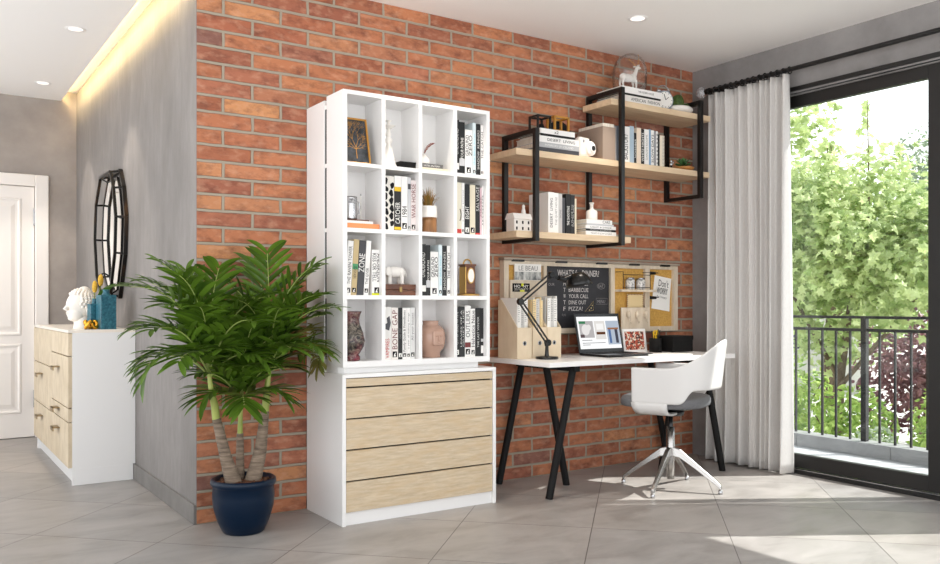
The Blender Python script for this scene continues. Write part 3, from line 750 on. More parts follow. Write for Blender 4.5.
# ---- row 4
marb = noisy('veined_stone', (26, 24, 26), (150, 138, 122), (16, 16, 26), 8, .25, 0, .44, .72, .62, c2=(150, 44, 66), scale2=(9, 9, 9), amt2=.6, dist=2.2)
vs_ = thing('stone_vase', 'veined grey and red stone vase in the bottom left cubby', 'vase', (-2.938, -.36, F4))
MB().lathe([(.0, 0), (.044, 0), (.047, .006), (.047, .018), (.040, .03), (.05, .045), (.067, .075), (.071, .1), (.062, .14), (.047, .18), (.042, .205), (.048, .235), (.055, .25), (.051, .25), (.04, .21), (.0, .2)], 40).build('vessel', marb, vs_)
fo = MB()
for k in range(4): fo.sphere((.044*math.cos(PI/4+k*PI/2), .044*math.sin(PI/4+k*PI/2), .02), (.012, .012, .02), 12, 8)
g = 'books in the second cubby of the bottom row'
r = book('white book with red capitals and a grey bird, leftmost in the bottom row', -2.785, .047, F4, .272, (226, 224, 220), title='VAMPIRES', tcol='red', tpos=(.03, .4), th=.5, group=g)
MB().prism([(-.016, .16), (.01, .15), (.02, .19), (.012, .225), (-.004, .215), (.0, .19), (-.018, .18)], 1, -.0012, -.0006).build('spine_picture', bcol(DGREY), r)
book('pale book with large BONE GAP lettering', -2.7375, .039, F4, .268, (232, 226, 220), title='BONE GAP', tcol='maroon', tpos=(.2, .95), th=.8, mark=True, group=g)
book('black book right of the BONE GAP one', -2.698, .025, F4, .267, BLACK, title='ONE STEP', tcol='ink_grey', tpos=(.4, .6), th=.5, mark=True, group=g)
book('white book with handwritten style lettering in the bottom row', -2.6725, .025, F4, .267, WHITE, title='Family Guide & Friendliness', tcol='ink', tpos=(.15, .95), th=.75, mark=True, group=g)
book('thin white book with tiny lettering in the bottom row', -2.647, .021, F4, .267, WHITE, title='a year of making things', tcol='ink_grey', tpos=(.2, .9), th=.6, mark=True, group=g)
book('grey white book, rightmost of the bottom row second cubby', -2.6255, .028, F4, .268, (216, 216, 214), title='All your houses', tcol='ink_grey', tpos=(.36, .9), th=.7, mark=True, group=g)
pv = thing('pink_vase', 'glossy pink ceramic vase with a modelled face in the bottom row', 'vase', (-2.463, -.355, F4))
pk = plain('pink_glaze', (180, 146, 128), .18)
MB().lathe([(.0, 0), (.050, 0), (.052, .004), (.05, .028), (.07, .05), (.078, .075), (.08, .12), (.074, .148), (.058, .165), (.044, .172), (.042, .19), (.046, .197), (.040, .197), (.036, .175), (.0, .17)], 44).build('vessel', pk, pv)
fcm = MB()
MB().box(-.034, -.086, .066, .034, -.07, .146).build('face_panel', pk, pv, .012, seg=4)
fcm.sphere((0, -.088, .104), (.006, .008, .016), 12, 10)
for s in (-1, 1): fcm.sphere((s*.015, -.086, .118), (.009, .003, .004), 12, 8)
fcm.sphere((0, -.086, .082), (.012, .004, .004), 12, 8)
fcm.build('face', pk, pv)
g = 'books in the bottom right cubby'
book('black book with tiny lettering, leftmost in the bottom right cubby', -2.3525, .034, F4, .272, BLACK, title='CITY OF GLASS  OF TIME', tcol='paper_grey', tpos=(.25, .9), th=.42, mark=True, group=g)
book('black book left of the slanted OUTLIERS book', -2.318, .033, F4, .272, (30, 30, 32), title=['LEAVES OF A', 'QUIET LIFE'], tcol='paper_grey', tpos=(.2, .93), th=.6, group=g)
book('white book with slanted OUTLIERS lettering and a red patch', -2.2845, .038, F4, .278, WHITE, title='OUTLIERS', tpos=(.38, .9), th=.72, bands=[(.18, .28, 'maroon')], mark=True, group=g)
book('white book with bold Helvetica Neue lettering', -2.246, .029, F4, .262, WHITE, title='Helvetica Neue', tpos=(.2, .96), th=.75, mark=True, group=g)
book('wide black book right of the bold lettered white one', -2.2165, .037, F4, .265, BLACK, title='THE LAST WINTER', tcol='paper_grey', tpos=(.18, .82), th=.36, group=g)
book('black book with white blotches, rightmost in the bottom right cubby', -2.179, .0175, F4, .264, (28, 28, 30), bands=[(.06, .22, WHITE), (.3, .36, LGREY)], group=g)

# ------------------------------------------------------------------ wall shelf
ws = thing('wall_shelf', 'wooden wall shelf of three stepped boards hung on black metal frames', 'shelf', (0, 0, 0))
BM = M['black_metal']
for x, z0, z1 in ((-1.719, 1.474, 2.142), (-1.026, 1.474, 2.482), (-.290, 1.828, 2.495)):
    f = MB(); b = .029; y0, y1 = -.003, -.34
    f.box(x-b/2, y0-b, z0, x+b/2, y0, z1).box(x-b/2, y1, z0, x+b/2, y1+b, z1)
    f.box(x-b/2, y1+b, z0, x+b/2, y0-b, z0+b*.8).box(x-b/2, y1+b, z1-b, x+b/2, y0-b, z1)
    f.build('metal_frame', BM, ws, .001)
T1, T2, T3 = 1.532, 2.015, 2.406      # board tops, from below
for x0, x1, zt in ((-1.85, -.928, T1), (-1.852, -.178, T2), (-1.10, -.168, T3)):
    MB().box(x0, -.308, zt-.038, x1, -.036, zt).build('board', M['shelf_wood'], ws, .001)

# --- lowest board
hs = thing('toy_house', 'small white ceramic house with a chimney on the lowest wall shelf', 'ornament', (-1.752, -.20, T1))
hm = MB().box(-.062, -.04, 0, .062, .04, .078)
hm.build('walls', M['ceramic'], hs)
MB().prism([(-.05, .076), (.05, .076), (.03, .112), (-.03, .112)], 0, -.067, .067).build('roof', M['ceramic'], hs, .001)
MB().lathe([(.016, 0), (.012, .03), (.009, .034), (.009, .05), (.011, .052), (.006, .06), (.0, .062)], 20, (.036, -.0, .108)).build('chimney', M['ceramic'], hs)
for z in (.012, .048):
    for x in (-.044, 0, .044): MB().box(x-.0055, -.0412, z, x+.0055, -.0395, z+.018).build('window', M['ink'], hs)
g = 'upright books on the lowest wall shelf'
book('tall white book with black title facing left on the lowest wall shelf', -1.585, .048, T1, .248, WHITE, d=.19, yf=-.275, title='DESERT  LIVING', tpos=(.14, .86), th=.42, group=g)
book('white book with grey title, second upright on the lowest wall shelf', -1.536, .036, T1, .246, WHITE, d=.18, yf=-.27, title='THE QUIET HOUSE', tcol='ink_grey', tpos=(.2, .9), th=.5, group=g)
book('pale grey book on the lowest wall shelf', -1.499, .030, T1, .244, (190, 188, 186), d=.18, yf=-.268, title='HOME', tcol='ink_grey', tpos=(.4, .6), th=.5, group=g)
book('dark grey book left of the black ones on the lowest wall shelf', -1.468, .026, T1, .222, DGREY, d=.17, yf=-.264, group=g)
book('black book with large silver lettering on the lowest wall shelf', -1.441, .040, T1, .247, BLACK, d=.17, yf=-.268, title='THE SHOOTING', tcol='paper', tpos=(.22, .7), th=.5, group=g)
book('black book with two small lines of lettering, low wall shelf', -1.400, .032, T1, .243, (30, 30, 32), d=.17, yf=-.268, title=['A PLACE TO', 'CALL MY OWN'], tcol='paper_grey', tpos=(.2, .75), th=.6, group=g)
book('cream notebook at the right end of the upright books on the lowest wall shelf', -1.367, .018, T1, .224, CREAM, d=.16, yf=-.262, group=g)
g = 'flat books on the lowest wall shelf'
flat_book('white flat book with grey print, lowest of the pile under the soap bottle', -1.30, -1.045, -.295, T1, .026, WHITE, .21, title='THE ART OF SLOW COOKING', tcol='ink_grey', group=g, th=.4)
flat_book('black flat book in the pile under the soap bottle', -1.295, -1.045, -.29, T1+.026, .015, BLACK, .2, title='NOCTURNE', tcol='paper_grey', th=.5, group=g)
flat_book('white flat book right above the black one under the soap bottle', -1.30, -1.045, -.293, T1+.041, .021, WHITE, .2, title='LIGHT & SHADE', tcol='ink', th=.45, group=g)
flat_book('light grey flat book second from top under the soap bottle', -1.285, -1.06, -.288, T1+.062, .012, LGREY, .19, group=g)
flat_book('white flat book lettered CARS, topmost under the soap bottle', -1.29, -1.075, -.29, T1+.074, .026, WHITE, .2, title='CARS', tpos=(.62, .92), th=.7, group=g)
sb = thing('soap_bottle', 'white ceramic bottle with a narrow neck on the pile of flat books', 'bottle', (-1.168, -.2, T1+.10))
MB().lathe([(.0, 0), (.034, 0), (.037, .004), (.037, .058), (.033, .066), (.014, .074), (.011, .08), (.011, .092), (.0, .092)], 28).build('body', M['ceramic'], sb)
MB().lathe([(.0, .092), (.011, .093), (.012, .108), (.016, .113), (.016, .118), (.0, .12)], 20).build('stopper', M['ceramic'], sb)

# --- middle board
g = 'flat books on the middle wall shelf'
z = T2
flat_book('dark grey flat book at the bottom of the pile below the wire ornament', -1.675, -1.362, -.300, z, .026, DGREY, .23, group=g); z += .026
flat_book('pale grey flat book just above the dark grey one in the middle shelf pile', -1.68, -1.362, -.302, z, .030, (176, 176, 178), .24, title='INTERIORS OF ICELAND', tcol='paper', th=.4, group=g); z += .030
flat_book('white flat book lettered DESERT LIVING on the middle wall shelf', -1.675, -1.365, -.302, z, .038, WHITE, .23, title='DESERT  LIVING', tpos=(.2, .9), th=.45, group=g); z += .038
flat_book('black flat book near the top of the pile on the middle wall shelf', -1.66, -1.392, -.296, z, .016, BLACK, .21, group=g); z += .016
flat_book('white flat book with a small motif, topmost below the wire ornament', -1.665, -1.394, -.298, z, .030, WHITE, .22, title='x2', tpos=(.4, .52), th=.6, group=g); z += .030
def wire(name, label, c, sx, sy, sz, mat, wd=.011):
    r = thing(name, label, 'ornament', c)
    m = MB()
    for x in (-sx, sx):
        for y in (-sy, sy): m.bar((x, y, 0), (x, y, sz), wd)
    for zz in (wd/2, sz-wd/2):
        for y in (-sy, sy): m.bar((-sx, y, zz), (sx, y, zz), wd)
        for x in (-sx, sx): m.bar((x, -sy, zz), (x, sy, zz), wd)
    m.build('wire_frame', mat, r)
    return r
a = wire('wire_cube', 'black wire cube on the flat books of the middle wall shelf', (-1.602, -.215, z), .047, .04, .09, BM)
MB().lathe([(.0, 0), (.018, 0), (.02, .01), (.014, .032), (.0, .036)], 20, (.012, 0, .0115)).build('cup', M['black_matte'], a)
wire('wire_box', 'open golden wire box on the flat books of the middle wall shelf', (-1.468, -.225, z), .054, .035, .098, M['gold_paint'], .012)
dk = thing('half_disc', 'dark half round disc standing behind the golden wire box', 'ornament', (-1.375, -.12, z))
MB().prism([(.105*math.cos(PI*i/24), .105*math.sin(PI*i/24)) for i in range(25)], 1, -.006, .006).build('disc', M['black_matte'], dk)
MB().box(-.09, -.02, 0, .09, .02, .004).build('foot', M['black_matte'], dk)
# the disc stands on the pile's back edge
cmr = thing('instant_camera', 'white rounded instant camera on the middle wall shelf', 'camera', (-1.275, -.235, T2), R(10))
MB().box(-.062, -.032, 0, .062, .032, .135).build('body', M['ceramic'], cmr, .03, seg=5)
MB().prism([(.030+.044*math.cos(2*PI*i/40), .062+.046*math.sin(2*PI*i/40)) for i in range(40)], 1, -.05, -.03).build('front_housing', M['ceramic'], cmr, .006)
lm = MB(); lm.prism([(.030+.024*math.cos(2*PI*i/32), .062+.024*math.sin(2*PI*i/32)) for i in range(32)], 1, -.062, -.05)
lm.build('lens_ring', M['lamp_white'], cmr, .002)
MB().prism([(.030+.016*math.cos(2*PI*i/32), .062+.016*math.sin(2*PI*i/32)) for i in range(32)], 1, -.066, -.060).build('lens', M['black_plastic'], cmr, .001)
MB().box(-.036, -.0335, .095, -.022, -.031, .112).build('flash', M['steel'], cmr, .001)
MB().box(.026, -.0335, .112, .040, -.031, .124).build('viewfinder', M['black_plastic'], cmr, .001)
g = 'upright books on the middle wall shelf'
bx2 = thing('magazine_file', 'taupe cardboard magazine file standing beside the white camera', 'magazine file', (-1.105, -.295, T2))
MB().box(-.055, 0, 0, .053, .245, .004).box(-.055, 0, .004, -.052, .245, .21).box(.050, 0, .004, .053, .245, .21).box(-.052, .242, .004, .050, .245, .21).box(-.052, 0, .004, .050, .003, .21).build('case', plain('taupe_card', (150, 132, 118), .8), bx2)
MB().box(-.048, .006, .004, .046, .238, .232).build('papers', M['pages'], bx2)
D2 = dict(d=.19, yf=-.275)
book('grey book right of the taupe magazine file', -1.050, .028, T2, .226, GREY, group=g, **D2)
book('dark blue grey book half behind the black post of the middle wall shelf', -1.0215, .040, T2, .232, (80, 88, 100), group=g, **D2)
book('white book with chunky black lettering right of the black post on the middle wall shelf', -.980, .074, T2, .236, WHITE, title='BACKSTORY', tpos=(.1, .8), th=.55, group=g, **D2)
book('light blue grey book on the middle wall shelf', -.905, .037, T2, .244, (172, 190, 204), group=g, **D2)
book('short black book between light ones on the middle wall shelf', -.8675, .022, T2, .204, BLACK, title='NOVEMBER', tcol='paper', tpos=(.2, .8), th=.6, group=g, **D2)
book('cream book on the middle wall shelf right of the short black book', -.845, .041, T2, .240, (232, 214, 194), group=g, **D2)
book('black book with white lettering right of the cream book on the middle wall shelf', -.8035, .029, T2, .236, BLACK, title='WHITE NIGHTS', tcol='paper', tpos=(.1, .9), th=.7, group=g, **D2)
book('wide white book with fine grey lettering on the middle wall shelf', -.774, .043, T2, .238, WHITE, title='GARDEN ROOMS', tcol='ink_grey', tpos=(.15, .85), th=.4, group=g, **D2)
book('thin blue book on the middle wall shelf', -.7305, .017, T2, .242, (124, 158, 190), group=g, **D2)
book('white book with black capitals near the right of the middle wall shelf', -.713, .028, T2, .238, WHITE, title='SLOW DAYS', tpos=(.1, .88), th=.75, group=g, **D2)
book('grey book between two white ones near the right of the middle wall shelf', -.6845, .020, T2, .236, GREY, group=g, **D2)
book('thin white book with dashed print near the right of the middle wall shelf', -.664, .015, T2, .237, WHITE, title='- - - - - - - -', tpos=(.08, .92), th=.5, group=g, **D2)
book('thin black book near the right end of the middle wall shelf', -.6485, .017, T2, .218, BLACK, group=g, **D2)
nb = book('cream spiral notebook, rightmost upright on the middle wall shelf', -.631, .046, T2, .214, (234, 222, 202), group=g, **D2)
cm = MB()
for i in range(22): cm.tube([(.012+.009*math.cos(a), -.001+.006*math.sin(a), .008+.0093*i) for a in [2*PI*k/8 for k in range(8)]], .0014, 5, closed=True)
cm.build('spiral_binding', M['steel'], nb)
fg = thing('figurine', 'tiny black and silver figurine at the right of the middle wall shelf', 'figurine', (-.505, -.26, T2))
MB().lathe([(.0, 0), (.018, 0), (.018, .006), (.008, .010), (.007, .02), (.0, .022)], 20).build('base', M['black_plastic'], fg)
MB().sphere((0, 0, .032), (.013, .011, .014), 16, 10).sphere((0, 0, .053), (.010, .010, .011), 16, 10).tube([(.01, 0, .038), (.02, -.004, .046), (.014, -.006, .056)], .003, 6).build('body', M['steel'], fg)
sp_ = thing('succulent_bowl', 'green succulent in a shallow wooden dish on the middle wall shelf', 'plant', (-.362, -.235, T2))
MB().lathe([(.0, 0), (.05, 0), (.072, .014), (.076, .026), (.071, .024), (.05, .012), (.0, .012)], 32).build('dish', noisy('amber_wood', (150, 96, 44), (196, 140, 78), (20, 60, 20), 5, .4), sp_)
MB().lathe([(.0, .018), (.066, .019)], 24, closed=True).build('soil', M['soil'], sp_)
lm = MB()
for ring, (n, r0, el_, L) in enumerate(((9, .03, .25, .045), (8, .022, .6, .05), (6, .012, 1.0, .052), (4, .006, 1.35, .045))):
    for k in range(n):
        a = 2*PI*(k+.5*ring)/n; d = Vector((math.cos(a)*math.cos(el_), math.sin(a)*math.cos(el_), math.sin(el_))); s_ = Vector((-math.sin(a), math.cos(a), 0)); u = d.cross(s_)
        p0 = Vector((math.cos(a)*r0*.5, math.sin(a)*r0*.5, .028+.008*ring))
        q = [p0]
        vs = [p0-u*.003]
        for t, wd in ((.25, .008), (.55, .012), (.8, .009)):
            c = p0+d*L*t-u*(.012*t*t); vs += [c+s_*wd, c-u*.006, c-s_*wd, c+u*.004]
        vs.append(p0+d*L-u*.014)
        fs = []
        for b in (1, 5):
            for j in range(4): fs.append((b+j, b+(j+1) % 4, b+4+(j+1) % 4, b+4+j))
        for j in range(4): fs.append((0, 1+(j+1) % 4, 1+j)); fs.append((13, 9+j, 9+(j+1) % 4))
        lm.add(vs, fs, 0, True)
lm.build('foliage', M['succ'], sp_)

# --- top board
g = 'flat books on the top wall shelf'
flat_book('pale flat book with bold black lettering under the white one on the top wall shelf', -.998, -.640, -.300, T3, .042, (226, 222, 216), .24, title='AMERICAN  FASHION', tpos=(.22, .95), th=.5, group=g)
flat_book('thin black flat book between the two pale ones on the top wall shelf', -1.0, -.645, -.298, T3+.042, .014, BLACK, .23, group=g)
flat_book('white flat book carrying the glass dome on the top wall shelf', -1.0, -.640, -.300, T3+.056, .042, WHITE, .24, title='THE MODERN HOUSE', tcol='ink', tpos=(.4, .8), th=.28, group=g)
ZD = T3+.098
dm_ = thing('glass_dome', 'clear glass dome over the white deer on the flat books', 'glass dome', (-.818, -.185, ZD))
MB().lathe([(.0, 0), (.108, 0), (.108, .005), (.0, .005)], 40).build('base', M['dome_glass'], dm_)
MB().lathe([(.104, .006), (.112, .06), (.114, .11), (.110, .16), (.096, .2), (.07, .232), (.036, .25), (.0, .256)], 44, closed=True).build('bell', M['dome_glass'], dm_, solid=.002)
de = thing('deer_figure', 'white deer figurine with antlers under the glass dome', 'figurine', (-.822, -.185, ZD+.005))
dy = MB()
def leg(x, y, kx): dy.tube([(x, y, .062), (x+kx, y, .038), (x+kx*.4, y, .018), (x+kx*.5, y, .0)], [.009, .0055, .004, .0045], 8)
dy.sphere((-.012, 0, .070), (.046, .019, .021), 20, 12)
dy.sphere((.026, 0, .074), (.02, .018, .022), 16, 10); dy.sphere((-.042, 0, .070), (.02, .018, .021), 16, 10)
for x, kx in ((.034, .004), (-.046, -.010)):
    for y in (-.011, .011): leg(x, y, kx)
dy.tube([(.030, 0, .080), (.044, 0, .105), (.052, 0, .128)], [.014, .010, .009], 12)
dy.sphere((.064, 0, .133), (.020, .009, .010), 16, 10, fn=lambda p: Vector((p.x, p.y*(1-.35*max(p.x, 0)), p.z*(1-.35*max(p.x, 0)))))
for s in (-1, 1): dy.sphere((.050, s*.014, .140), (.005, .011, .004), 10, 6)
dy.tube([(-.058, 0, .078), (-.066, 0, .072)], [.005, .002], 8)
dy.xf(Matrix.Scale(1.3, 4)); dy.build('body', M['ceramic'], de)
an = MB()
for s in (-1, 1):
    an.tube([(.052, s*.006, .140), (.046, s*.02, .16), (.036, s*.032, .175), (.03, s*.03, .19)], [.0026, .0024, .002, .001], 6)
    an.tube([(.046, s*.02, .16), (.056, s*.026, .172)], [.002, .001], 6).tube([(.036, s*.032, .175), (.024, s*.042, .182)], [.002, .001], 6)
an.xf(Matrix.Scale(1.3, 4)); an.build('antlers', M['gold_paint'], de)
ac = thing('alarm_clock', 'grey twin bell alarm clock with a wire loop on the top wall shelf', 'clock', (-.525, -.205, T3), R(-12))
n = 36
MB().prism([(.066*math.cos(2*PI*i/n), .080+.066*math.sin(2*PI*i/n)) for i in range(n)], 1, -.028, .028).build('case', plain('blue_grey_enamel', (140, 150, 164), .3), ac, .006)
MB().prism([(.056*math.cos(2*PI*i/n), .080+.056*math.sin(2*PI*i/n)) for i in range(n)], 1, -.030, -.027).build('dial', M['paper'], ac)
hm = MB().bar((0, -.0312, .08), (.024, -.0312, .1), .003).bar((0, -.0312, .08), (-.012, -.0312, .118), .003)
for k in range(12): hm.bar((.046*math.sin(k*PI/6), -.031, .08+.046*math.cos(k*PI/6)), (.052*math.sin(k*PI/6), -.031, .08+.052*math.cos(k*PI/6)), .003)
hm.build('hands', M['ink'], ac)
MB().tube([(.045*math.cos(a), 0, .148+.036*math.sin(a)) for a in [PI*(-.1+1.2*i/16) for i in range(17)]], .0032, 8).build('handle', M['steel'], ac)
for s in (-1, 1):
    MB().tube([(s*.035, 0, .03), (s*.048, 0, .0)], [.006, .004], 8).build('foot', M['steel'], ac)
    MB().sphere((s*.036, 0, .142), (.02, .02, .013), 16, 10).build('bell', M['steel'], ac)
cb_ = thing('cactus_bowl', 'two small dark green cacti in a white oval bowl on the top wall shelf', 'plant', (-.375, -.225, T3))
MB().sphere((0, 0, .034), (.100, .07, .034), 36, 16, fn=lambda p: Vector((p.x, p.y, min(p.z, .55)))).build('bowl', M['ceramic'], cb_)
def cact(m, c, r, h, ribs=10):
    vs = []; n_ = ribs*4; mm_ = 12; fs = []
    for i in range(mm_+1):
        t = i/mm_; th = -PI/2*.4+(PI/2*1.4)*t; rr_ = math.cos(th); zz = (math.sin(th)+math.sin(PI/2*.4))/(1+math.sin(PI/2*.4))
        for k in range(n_):
            a = 2*PI*k/n_; q = r*rr_*(1+.09*math.cos(ribs*a)); vs.append((c[0]+q*math.cos(a), c[1]+q*math.sin(a), c[2]+h*zz))
    for i in range(mm_):
        for k in range(n_): fs.append((i*n_+k, i*n_+(k+1) % n_, (i+1)*n_+(k+1) % n_, (i+1)*n_+k))
    m.add(vs, fs, 0, True)
cm = MB(); cact(cm, (-.03, 0, .046), .042, .088); cm.build('cactus', M['cactus'], cb_)
cm = MB(); cact(cm, (.045, -.005, .046), .024, .036); cm.build('cactus', M['cactus'], cb_)

# ------------------------------------------------------------------ desk
TD = .775
dk = thing('desk', 'white topped desk on splayed black trestle legs against the brick wall', 'desk', (-1.063, -.31, 0))
MB().box(-.782, -.30, TD-.028, .782, .305, TD).build('tabletop', M['laminate'], dk, .0015)
def dleg(x0, x1, y):
    return MB().tube([(x1, y, 0), (x0, y, TD-.03)], .0215, 12, sm=True)
for s in (-1, 1):
    MB().box(min(s*.535, s*.575), -.27, TD-.062, max(s*.535, s*.575), .29, TD-.028).build('top_bar', M['black_matte'], dk, .002)
    for y in (-.235, .25): dleg(s*.555, s*.735, y).build('leg', M['black_matte'], dk)
    dleg(s*.57, s*.408, .0).build('leg', M['black_matte'], dk)

# magazine files with papers
def mfile(x, label, sheets):
    w_, dp, hb, hf = .108, .195, .352, .186
    r = thing('magazine_file', label, 'magazine file', (x, -.265, TD), 0, 'birch magazine files on the desk')
    for a, b in ((-w_/2, -w_/2+.004), (w_/2-.004, w_/2)):
        MB().prism([(0, 0), (dp, 0), (dp, hb), (dp-.035, hb), (.0, hf)], 0, a, b).build('side_panel', M['birch'], r)
    MB().box(-w_/2+.004, 0, .004, w_/2-.004, .004, hf).build('front_panel', M['birch'], r)
    MB().box(-w_/2+.004, dp-.004, .004, w_/2-.004, dp, hb).box(-w_/2+.004, 0, 0, w_/2-.004, dp, .004).build('back_and_base', M['birch'], r)
    MB().tube([(.011*math.cos(2*PI*i/20), -.0005, .092+.011*math.sin(2*PI*i/20)) for i in range(20)], .0032, 8, closed=True).build('finger_ring', M['steel'], r)
    MB().prism([(.010*math.cos(2*PI*i/20), .092+.010*math.sin(2*PI*i/20)) for i in range(20)], 1, -.0006, .0).build('finger_hole', M['black_matte'], r)
    for k, (px_, h, mname, d0) in enumerate(sheets):
        MB().box(px_-.004, d0, .006, px_+.004, dp-.006, h).build('paper_stack', M[mname], r)
    return r
f1 = mfile(-1.757, 'birch magazine file nearest the bookcase with printed white sheets', [(-.036, .362, 'paper', .03), (-.016, .355, 'paper', .035), (.006, .36, 'paper_grey', .03), (.028, .352, 'paper_cream', .03), (.044, .36, 'paper', .04)])
f2 = mfile(-1.642, 'middle birch magazine file with cream envelopes behind the lamp', [(-.04, .352, 'paper_cream', .03), (-.02, .366, 'paper', .03), (.002, .36, 'paper_cream', .02), (.024, .368, 'paper_cream', .02), (.043, .35, 'paper', .03)])
f3 = mfile(-1.530, 'right hand birch magazine file with grey papers next to the laptop', [(-.04, .368, 'paper_grey', .03), (-.02, .362, 'paper_cream', .03), (.0, .374, 'paper', .03), (.02, .366, 'paper_grey', .03), (.042, .376, 'paper', .03)])
# the first sheet of the left file stands proud and is printed
MB().prism([(.012, .19), (.165, .20), (.165, .365), (.012, .352)], 0, -.0492, -.0475).build('paper_stack', M['paper'], f1)
for j, (r, base, mm) in enumerate(((f1, .346, 'paper'), (f2, .35, 'paper_cream'), (f3, .36, 'paper'))):
    for k in range(3):
        x0 = -.044+.03*k; h = base+random.Random(j*5+k).uniform(-.012, .014)
        ob = MB().box(x0, .012+.006*k, .185, x0+.026, .014+.006*k, h).build('paper_sheet', M[mm if k != 1 else 'paper_grey'], r)
        ln = MB()
        for q in range(12):
            z = h-.015-.011*q
            ln.box(x0+.003, .0114+.006*k, z, x0+.012+.010*random.Random(j*50+k*20+q).random(), .012+.006*k, z+.0028)
        ln.build('print', M['ink_grey'], r)

# desk lamp
lp = thing('desk_lamp', 'black jointed desk lamp standing in front of the magazine files', 'lamp', (-1.652, -.345, TD))
BP = M['black_plastic']
MB().lathe([(.0, 0), (.066, 0), (.068, .004), (.066, .014), (.03, .018), (.0, .018)], 36).build('base', BP, lp)
MB().lathe([(.015, .016), (.012, .03), (.010, .075), (.014, .08), (.014, .095), (.0, .096)], 20).build('stem', BP, lp)
def V(px_, z): return Vector((px_+1.635, 0, z-TD))
j0, j1, j2, j3 = V(-1.628, .872), V(-1.832, 1.115), V(-1.60, 1.276), V(-1.545, 1.258)
am = MB()
n = (j1-j0).normalized(); pn_ = Vector((-n.z, 0, n.x))
for s in (-1, 1): am.bar(j0+pn_*s*.011, j1+pn_*s*.011, .007, .009, up=(0, 1, 0))
am.build('lower_arm', M['black_metal'], lp)
am = MB(); n = (j2-j1).normalized(); pn_ = Vector((-n.z, 0, n.x))
for s in (-1, 1): am.bar(j1+pn_*s*.012, j2+pn_*s*.012, .007, .009, up=(0, 1, 0))
am.build('upper_arm', M['black_metal'], lp)
for j in (j0, j1, j2): MB().prism([(j.x+.02*math.cos(2*PI*i/18), j.z+.02*math.sin(2*PI*i/18)) for i in range(18)], 1, -.012, .012).build('joint', BP, lp, .002)
q = (j1-j0).normalized(); pn_ = Vector((-q.z, 0, q.x))
MB().tube([j0+q*(.03+.0095*k)+pn_*(.0045*math.cos(k*PI/2))+Vector((0, .0045*math.sin(k*PI/2)-.0, 0)) for k in range(16)], .0016, 5).build('spring', M['steel'], lp)
MB().bar(j2, j3, .012).tube([j3, j3+Vector((.05, 0, -.012))], [.014, .018], 14).build('head_neck', BP, lp)
hd = MB(); axis = Vector((.18, -.12, -1)).normalized()
prof = [(.0, .0), (.03, .002), (.05, .012), (.066, .032), (.077, .06), (.082, .085), (.0795, .085), (.074, .06), (.062, .034), (.045, .016), (.0, .006)]
hd.lathe(prof, 36, closed=True)
rot = Vector((0, 0, 1)).rotation_difference(axis).to_matrix().to_4x4()
top = V(-1.405, 1.292)
hd.xf(Matrix.Translation(top) @ rot).build('shade', BP, lp)
MB().sphere((0, 0, .045), .026, 18, 12).xf(Matrix.Translation(top) @ rot).build('bulb', M['lamp_white'], lp)
MB().tube([j3+Vector((.04, 0, -.01)), top+axis*.022+Vector((-.05, 0, 0))], .013, 12).build('shade_holder', BP, lp)

# laptop
lt = thing('laptop', 'open black laptop showing a web page on the white desk', 'laptop', (-1.0775, -.33, TD))
MB().box(-.194, -.128, .003, .194, .128, .016).build('base', BP, lt, .003)
kb = MB()
for r_ in range(5):
    for c in range(13): kb.box(-.165+c*.0255, .10-.034*r_*.8-.02, .016, -.165+c*.0255+.021, .10-.034*r_*.8, .0175)
kb.build('keyboard', M['black_matte'], lt)
MB().box(-.05, -.115, .016, .05, -.05, .0165).build('touchpad', M['black_matte'], lt)
mt = MB().box(-.18, -.128, .0, .18, .128, .003); mt.build('foot_strip', M['black_matte'], lt)
TL = R(-13)
lidM = Matrix.Translation((0, .128, .014)) @ Matrix.Rotation(TL, 4, 'X')
sw, sh = .194, .258
MB().box(-sw, 0, 0, sw, .007, sh).xf(lidM).build('lid', BP, lt, .003)
MB().box(-sw+.016, -.0006, .026, sw-.016, .0, sh-.022).xf(lidM).build('screen', emit('screen_page', (240, 240, 240), .9), lt)
def pic(x0, z0, x1, z1, mat, name, y=-.0012): MB().box(x0, y, z0, x1, -.0006, z1).xf(lidM).build(name, mat, lt)
sc_ = lambda c: emit('screen_%02x%02x%02x' % c, c, .85)
pic(-.165, .098, -.045, .208, sc_((176, 172, 172)), 'web_picture'); pic(-.035, .086, .055, .208, sc_((216, 212, 208)), 'web_picture'); pic(.065, .05, .176, .208, sc_((172, 182, 196)), 'web_picture')
pm = MB()
pm.sphere((-.115, -.0016, .15), (.034, .0006, .036), 16, 8).sphere((-.085, -.0018, .165), (.018, .0006, .02), 14, 8)
pm.xf(lidM).build('pictured_cushions', sc_((222, 218, 216)), lt)
pic(-.165, .1, -.13, .12, sc_((92, 78, 80)), 'pictured_rug', -.0016); pic(-.165, .19, -.11, .206, sc_((60, 122, 84)), 'pictured_leaves', -.0016)
pic(-.025, .118, .05, .135, sc_((92, 58, 40)), 'pictured_sofa', -.0016); pic(-.02, .15, .04, .19, sc_((236, 234, 232)), 'pictured_wall', -.0016)
pic(.075, .15, .17, .162, sc_((150, 104, 78)), 'pictured_table', -.0016); pic(.08, .06, .1, .15, sc_((84, 108, 150)), 'pictured_chair', -.0016); pic(.135, .06, .16, .15, sc_((70, 70, 82)), 'pictured_chair', -.0016)
tx = MB()
tx.box(-.155, -.0014, .08, -.07, -.0006, .084)
for q, (a, b) in enumerate(((-.155, .04), (-.155, -.09))): tx.box(a, -.0014, .062-.012*q, b, -.0006, .066-.012*q)
tx.xf(lidM).build('page_text', sc_((120, 120, 124)), lt)

